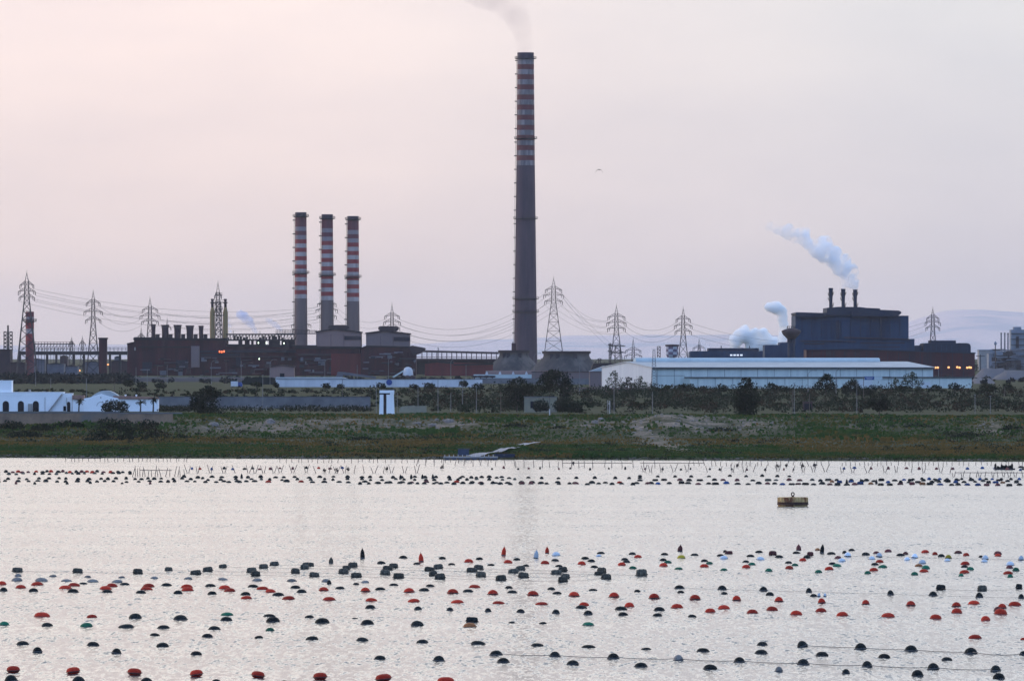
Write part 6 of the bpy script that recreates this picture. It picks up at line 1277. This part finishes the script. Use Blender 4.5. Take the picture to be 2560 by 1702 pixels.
for px, py, w_, h_, sh, c in big:
    side = 'villa side' if px < 700 else 'guard tower side' if px < 1250 else 'stretch before the pale warehouse' if px < 1900 else 'right-hand end'
    line = 'front edge' if py > 1207.5 else 'inner rows'
    put_float(px, py, w_, h_, sh, c, f'tiny {CN[c]} {"barrel" if sh == "b" else "oval"} float, far farm {line}, {side}', f'{CN[c]} {"barrel" if sh == "b" else "oval"} floats, {line} of the far farm, {side}')
mb = MB(); FMK = [FM[c] for c in 'KRDSBOG']; idx = {c: i for i, c in enumerate('KRDSBOG')}
for px, py, w_, h_, sh, c in small:
    Y = 453600/(py-HY); k = Y/F; x, r, hh = PX(px, Y), w_*k/2, h_*k; o = len(mb.v)
    sub = MB(); sub.lathe([(r*.9, -.1), (r, .03), (r*.85, hh*.5), (r*.5, hh*.87), (r*.05, hh)], 10)
    mb.add([(a+x, b+Y, z) for a, b, z in sub.v], sub.f, idx[c])
kind(mb.build('far_floats', FMK, smooth=True), 'stuff', 'the remaining tiny floats crowded in the far mussel farm')
for sgn, lab, px, py in ((1, 'first small dark cone buoy standing in the far farm before the guard tower', 1001, 1197), (1, 'second small dark cone buoy standing in the far farm before the guard tower', 1028, 1196), (1, 'third small dark cone buoy standing in the far farm before the guard tower', 1056, 1196), (1, 'fourth small dark cone buoy standing in the far farm before the guard tower', 1082, 1196),
                         (1, 'dark leaning buoy in the far farm at the right beside blue floats', 2152, 1207), (1, 'dark buoy standing behind orange floats in the far farm', 2117, 1208), (1, 'dark buoy next to the leaning buoy in the far farm', 2191, 1209), (1, 'dark peaked buoy at the villa end of the far farm', 604, 1195)):
    put_float(px, py, 6.5, 11, 'c', 'K', lab, 'cone buoys of the far farm')

# stakes
SM = mat('stake wood', (.10, .07, .06), .9, (.05, .04, .04), nscale=.8)
def stake(px, py, h_, lean, text):
    Y = 453600/(py-HY); k = Y/F; mb = MB(); mb.tube((0, 0, -.3), (lean*h_*k, 0, h_*k), .075, .05, 5)
    tag(mb.build('stake', SM, loc=(PX(px, Y), Y, 0)), text, 'stake', 'stakes of the far mussel farm: '+text.split(' of ')[-1])
rr = random.Random(8)
def stake_run(x0, x1, py, step, h0, h1, lean, text, v=False):
    x = x0
    while x < x1:
        if v:
            for s in (-1, 1):
                if rr.random() < .85: stake(x+s*.6, py+rr.uniform(-1, 1), rr.uniform(h0, h1), s*rr.uniform(.2, lean), text)
        else: stake(x, py+rr.uniform(-1.2, 1.2), rr.uniform(h0, h1), rr.uniform(-lean, lean), text)
        x += step*rr.uniform(.6, 1.45)
stake_run(165, 470, 1153, 11, 9, 13, .2, 'thin upright stake of the row along the shore before the villa')
stake_run(330, 470, 1190, 8, 14, 26, .35, 'thin stake of the dense tangle before the chapel')
stake_run(470, 1060, 1182, 24, 15, 22, .5, 'slanting stake of the paired row before the garden wall', True)
stake_run(700, 1230, 1155, 14, 8, 13, .3, 'thin stake of the row along the shore before the guard tower')
stake_run(1040, 1290, 1163, 22, 13, 18, .4, 'thin leaning stake of the row before the pontoon')
stake_run(1290, 1640, 1168, 20, 14, 22, .15, 'thin upright stake of the rail row before the broad dark trees')
stake_run(1610, 2080, 1179, 24, 14, 20, .5, 'slanting stake of the paired row before the lone bushy tree', True)
stake_run(1720, 2080, 1163, 15, 8, 14, .6, 'thin leaning stake of the upper row before the lone bushy tree')
stake_run(2105, 2560, 1163, 12, 7, 11, .3, 'short stake of the upper row at the right end')
stake_run(2105, 2390, 1181, 30, 14, 19, .5, 'slanting stake of the lower row at the right end', True)
stake_run(2385, 2560, 1192, 16, 10, 16, .4, 'crossed stake of the railed row by the black raft', True)
def rail(x0, x1, py, up, lab):
    Y = 453600/(py-HY); k = Y/F; mb = MB(); mb.tube((PX(x0, Y)-PX((x0+x1)/2, Y), 0, up*k), (PX(x1, Y)-PX((x0+x1)/2, Y), 0, up*k*.97), .06, n=5); tag(mb.build('rail', SM, loc=(PX((x0+x1)/2, Y), Y, 0)), lab, 'rail', 'rails tying the stakes')
rail(168, 252, 1154, 9, 'rail along the stakes before the villa'); rail(1405, 1580, 1168, 11, 'long rail along the stakes before the broad dark trees'); rail(1600, 1760, 1168, 11, 'rail along the stakes left of the lone bushy tree'); rail(2388, 2560, 1192, 11, 'rail along the crossed stakes by the black raft'); rail(350, 430, 1190, 15, 'rail within the stake tangle before the chapel')
# nets hung on stakes
for k, (px, py, w_, h_, lab) in enumerate(((842, 1181, 9, 12, 'dark net bundle on the stakes before the garden wall'), (870, 1180, 9, 12, 'second dark net bundle on the stakes before the garden wall'), (811, 1182, 9, 12, 'dark net bundle at the villa end of the paired stakes'), (967, 1177, 8, 11, 'dark net bundle before the guard tower'), (1105, 1174, 10, 11, 'dark net bundle before the pontoon'), (1433, 1162, 7, 8, 'small net bundle on the rail stakes'),
                                       (1944, 1171, 12, 12, 'dark net bundle before the right trees'), (1966, 1168, 8, 9, 'net bundle beside the one before the right trees'), (2006, 1170, 9, 12, 'tall net bundle right of the lone bushy tree'), (2036, 1168, 9, 10, 'rightmost net bundle of the upper stakes'), (1843, 1168, 8, 9, 'net bundle under the lone bushy tree'))):
    Y = 453600/(py-HY); q = Y/F; mb = MB(); clump(mb, (0, 0, h_*q*.55), w_*q*.5, w_*q*.4, h_*q*.5, 70, .14, random.Random(k), .1); o = mb.build('net_bundle', STEEL, loc=(PX(px, Y), Y, 0)); tag(o, lab, 'net', 'net bundles on the stakes')
# black raft and mooring buoy
Y = 453600/(1174-HY); t = T('raft', 'black work raft loaded with drums at the far right', 'raft', 2512, Y, 0)
mb = MB(); wall_px(t, mb, 2487, 2538, 1170.5, 1174, 0, 3); t.part('deck', mb, STEEL)
rr = random.Random(2)
for k in range(9):
    px = 2490+k*5.2; h_ = rr.uniform(6, 12) if k not in (2,) else 4; mb = MB(); r = 2.9*t.k; z0 = t.z(1170.5); mb.lathe([(r*.9, z0), (r, z0+.1), (r, z0+h_*t.k*.7), (r*.6, z0+h_*t.k*.9), (r*.25, z0+h_*t.k)], 10, cx=t.x(px), cy=1.2+rr.uniform(-.6, .9)); t.part('drum', mb, FM['K'])
for px, py, w_, h_, c, lab in ((2553, 1169, 16, 5, 'K', 'flat dark float beside the black raft'), (2551, 1176, 8, 5, 'B', 'blue float behind the black raft')): put_float(px, py, w_, h_, 'l', c, lab, 'floats beside the raft')
Y = 453600/(1265-HY); t = T('mooring_buoy', 'large rusty white drum-shaped mooring buoy with a ring on top', 'mooring buoy', 1982, Y, 0); k = t.k
HULL = mat('mooring buoy hull', (.66, .47, .19), .8, (.38, .21, .08), (1, 1, .28), 1.1, third=(.17, .06, .022), tscale=.75, tlo=.51, thi=.6)
mb = MB(); mb.lathe([(37*k, -.3), (37*k, t.z(1256)), (37.4*k, t.z(1255)), (37.4*k, t.z(1243.5)), (36*k, t.z(1242.3)), (.2, t.z(1242))], 44); t.part('hull', mb, HULL, True)
mb = MB(); mb.lathe([(37*k, t.z(1262)), (39.3*k, t.z(1261)), (39.3*k, t.z(1258.3)), (38*k, t.z(1257.5)), (39.2*k, t.z(1256.6)), (39*k, t.z(1254.5)), (37.2*k, t.z(1254))], 44, cap=False); t.part('fender', mb, RUST)
mb = MB()
for i in range(26): a = 2*math.pi*i/26; mb.tube((37.7*k*math.cos(a), 37.7*k*math.sin(a), t.z(1254)), (37.7*k*math.cos(a), 37.7*k*math.sin(a), t.z(1243)), .05)
t.part('rib', mb, HULL)
mb = MB(); mb.lathe([(5*k, t.z(1242.2)), (4.5*k, t.z(1241)), (2.4*k, t.z(1239.5)), (2.2*k, t.z(1238.5))], 14); t.part('ring_post', mb, RUST, True)
mb = MB(); pts = [(3.6*k*math.sin(a), 0, t.z(1234.8)-4.2*k*math.cos(a)) for a in [2*math.pi*i/18 for i in range(19)]]; mb.path(pts, .085, 6); t.part('ring', mb, RUST, True)

# gull
Y = 1150.0; z = PZ(426, Y); GM = mat('gull grey', (.10, .095, .09), .8, (.05, .05, .05), nscale=5)
o = bpy.data.objects.new('gull', None); COL.objects.link(o); o.location = (PX(1498, Y), Y, z); tag(o, 'lone dark gull gliding in the sky right of the tall chimney', 'bird')
mb = MB(); k = Y/F
W_ = [(-9.5, -5.5, .02), (-8.3, -3.2, .09), (-5, .6, .13), (-2.2, 2.2, .16), (0, 1.6, .2), (2.2, 2.4, .16), (4.6, 1.4, .13), (7.4, -3.2, .08), (9.2, -7, .02)]
vs = []
for x, zz, c in W_: vs += [(x*k, -c, zz*k), (x*k, 0, zz*k+.035), (x*k, c*1.1, zz*k-.0), (x*k, 0, zz*k-.03)]
mb.add(vs, [(4*i+j, 4*i+(j+1) % 4, 4*i+4+(j+1) % 4, 4*i+4+j) for i in range(8) for j in range(4)]); mb.build('wings', GM, o)
mb = MB(); pr = [(.01, -.30), (.05, -.24), (.085, -.05), (.08, .10), (.05, .2), (.055, .26), (.02, .33), (.003, .38)]; sub = MB(); sub.lathe(pr, 10); mb.add([(a, -c, b+1.3*k) for a, b, c in sub.v], sub.f); mb.build('body', GM, o, True)

# ------------------------------------------------------------------ steam and smoke (volumes)
def smoke_mat(name, dens, col, nscale, lo, hi, fade=None, absorb=None):
    m = bpy.data.materials.new(name); m.use_nodes = True; t = m.node_tree; t.nodes.clear(); l = t.links.new
    o = t.nodes.new('ShaderNodeOutputMaterial'); v = t.nodes.new('ShaderNodeVolumePrincipled'); v.inputs['Color'].default_value = (*col, 1); v.inputs['Anisotropy'].default_value = .1
    if absorb: v.inputs['Absorption Color'].default_value = (*absorb, 1)
    tc = t.nodes.new('ShaderNodeTexCoord'); n = t.nodes.new('ShaderNodeTexNoise'); n.inputs['Scale'].default_value = nscale; n.inputs['Detail'].default_value = 4; n.inputs['Roughness'].default_value = .6; l(tc.outputs['Object'], n.inputs['Vector'])
    r = t.nodes.new('ShaderNodeMapRange'); r.inputs[1].default_value = lo; r.inputs[2].default_value = hi; r.inputs[4].default_value = dens; l(n.outputs[0], r.inputs[0]); src = r.outputs[0]
    if fade:
        ln = t.nodes.new('ShaderNodeVectorMath'); ln.operation = 'LENGTH'; l(tc.outputs['Object'], ln.inputs[0])
        f = t.nodes.new('ShaderNodeMapRange'); f.inputs[1].default_value = fade[0]; f.inputs[2].default_value = fade[1]; f.inputs[3].default_value = 1; f.inputs[4].default_value = fade[2]; l(ln.outputs['Value'], f.inputs[0])
        mu = t.nodes.new('ShaderNodeMath'); mu.operation = 'MULTIPLY'; l(src, mu.inputs[0]); l(f.outputs[0], mu.inputs[1]); src = mu.outputs[0]
    l(src, v.inputs['Density']); l(v.outputs[0], o.inputs['Volume']); return m
def plume(name, label, pts, Y, m_, seed, sub=3, vox=None, lump=.32):
    """pts: (px, py, radius px) puffs along the plume; joined into one closed lumpy body."""
    rnd = random.Random(seed); k = Y/F; o0 = Vector((PX(pts[0][0], Y), Y, PZ(pts[0][1], Y))); mb = MB()
    base = MB()
    n1, n2 = 12, 16
    rmin = min(p[2] for p in pts)*k
    for px, py, r in pts:
        for q in range(4):
            c = Vector((PX(px+rnd.uniform(-.5, .5)*r*(q > 0), Y), Y+rnd.uniform(-.6, .6)*r*k*(q > 0), PZ(py+rnd.uniform(-.5, .5)*r*(q > 0), Y)))-o0; R_ = r*k*(1 if q == 0 else rnd.uniform(.45, .75)); s = rnd.random()*50
            vs = []
            for i in range(n1+1):
                for j in range(n2):
                    th = math.pi*i/n1; ph = 2*math.pi*j/n2; d = Vector((math.sin(th)*math.cos(ph), math.sin(th)*math.sin(ph), math.cos(th)))
                    vs.append(c+d*R_*(1+lump*noise.noise(d*1.7+Vector((s, s, s)))+lump*.6*noise.noise(d*4.1+Vector((s, 0, s)))))
            mb.add(vs, [(i*n2+j, (i+1)*n2+j, (i+1)*n2+(j+1) % n2, i*n2+(j+1) % n2) for i in range(n1) for j in range(n2)])
    o = mb.build(name, m_, loc=o0)
    md = o.modifiers.new('join', 'REMESH'); md.mode = 'VOXEL'; md.voxel_size = vox or rmin*.22
    return tag(o, label, 'smoke' if 'smoke' in name else 'steam')
ST = smoke_mat('steam white', 1.1, (1, 1, 1), .16, .41, .70, (22, 62, .03))
plume('steam_plume', 'big bluish white steam plume drifting from the steel hall flues', [(2138, 718, 7), (2134, 708, 14), (2122, 698, 20), (2108, 718, 4), (2110, 708, 8), (2116, 684, 24), (2130, 676, 18), (2100, 668, 24), (2112, 652, 17), (2082, 650, 24), (2066, 636, 26), (2088, 634, 18), (2045, 622, 26), (2026, 615, 20), (2008, 600, 16), (1986, 590, 20), (1966, 580, 19), (1946, 572, 18), (1925, 566, 15), (2010, 582, 18), (2060, 612, 24)], 4850, ST, 3)
ST2 = smoke_mat('steam low', 1.5, (1, 1, .99), .15, .35, .66)
plume('steam_plume', 'curling white steam column just left of the saucer water tower', [(1955, 864, 14), (1956, 845, 12), (1958, 828, 12), (1959, 810, 12), (1957, 793, 13), (1952, 778, 16), (1938, 768, 16), (1922, 768, 12)], 5300, ST2, 4)
plume('steam_plume', 'low bank of white steam behind the long dark hall', [(1935, 862, 20), (1915, 848, 18), (1895, 862, 20), (1870, 845, 17), (1850, 838, 17), (1880, 868, 18), (1840, 852, 17), (1862, 824, 13), (1915, 870, 16), (1908, 832, 13), (1838, 868, 14), (1885, 832, 12)], 5350, ST2, 5)
ST3 = smoke_mat('steam faint', .15, (.9, .93, 1.0), .11, .28, .62)
plume('steam_plume', 'faint steam wisp above the low dark hall by the tiny pylon', [(1768, 868, 9), (1756, 855, 8), (1748, 846, 6)], 5350, ST3, 6)
ST4 = smoke_mat('steam lilac', .38, (.88, .9, 1.0), .12, .28, .62)
plume('steam_plume', 'lilac steam wisp rising right of the ochre columns', [(640, 830, 5), (634, 822, 8), (628, 812, 9), (622, 802, 12), (612, 793, 14), (601, 787, 12)], 5200, ST4, 7)
plume('steam_plume', 'short pale steam wisp left of the first striped chimney', [(703, 824, 5), (695, 818, 7), (686, 811, 8), (676, 804, 8), (668, 800, 6)], 5200, ST4, 8)
plume('steam_plume', 'thin steam veil beside the ochre column', [(576, 828, 5), (574, 814, 5.5), (570, 802, 5)], 5200, ST4, 9)
SMK = smoke_mat('chimney smoke', .022, (.40, .30, .33), .04, .34, .66)
plume('smoke_plume', 'thin greyish smoke trailing up from the very tall chimney', [(1312, 134, 19), (1310, 112, 22), (1306, 88, 25), (1300, 62, 29), (1288, 36, 34), (1270, 14, 36), (1240, -4, 38), (1205, -14, 36), (1180, -30, 40), (1290, -10, 36), (1230, -40, 44)], 5600, SMK, 10, vox=1.6)

# ------------------------------------------------------------------ haze
hz = MB(); hz.box(-3950, 3950, -140, 64000, -2.6, 520)
hm_ = bpy.data.materials.new('haze'); hm_.use_nodes = True; t = hm_.node_tree; t.nodes.clear()
o_ = t.nodes.new('ShaderNodeOutputMaterial'); v = t.nodes.new('ShaderNodeVolumePrincipled'); v.inputs['Color'].default_value = (.78, .79, .88, 1); v.inputs['Density'].default_value = HAZE_DENSITY; v.inputs['Anisotropy'].default_value = .5
t.links.new(v.outputs[0], o_.inputs['Volume'])
kind(hz.build('haze', hm_), 'stuff', 'thin evening haze')
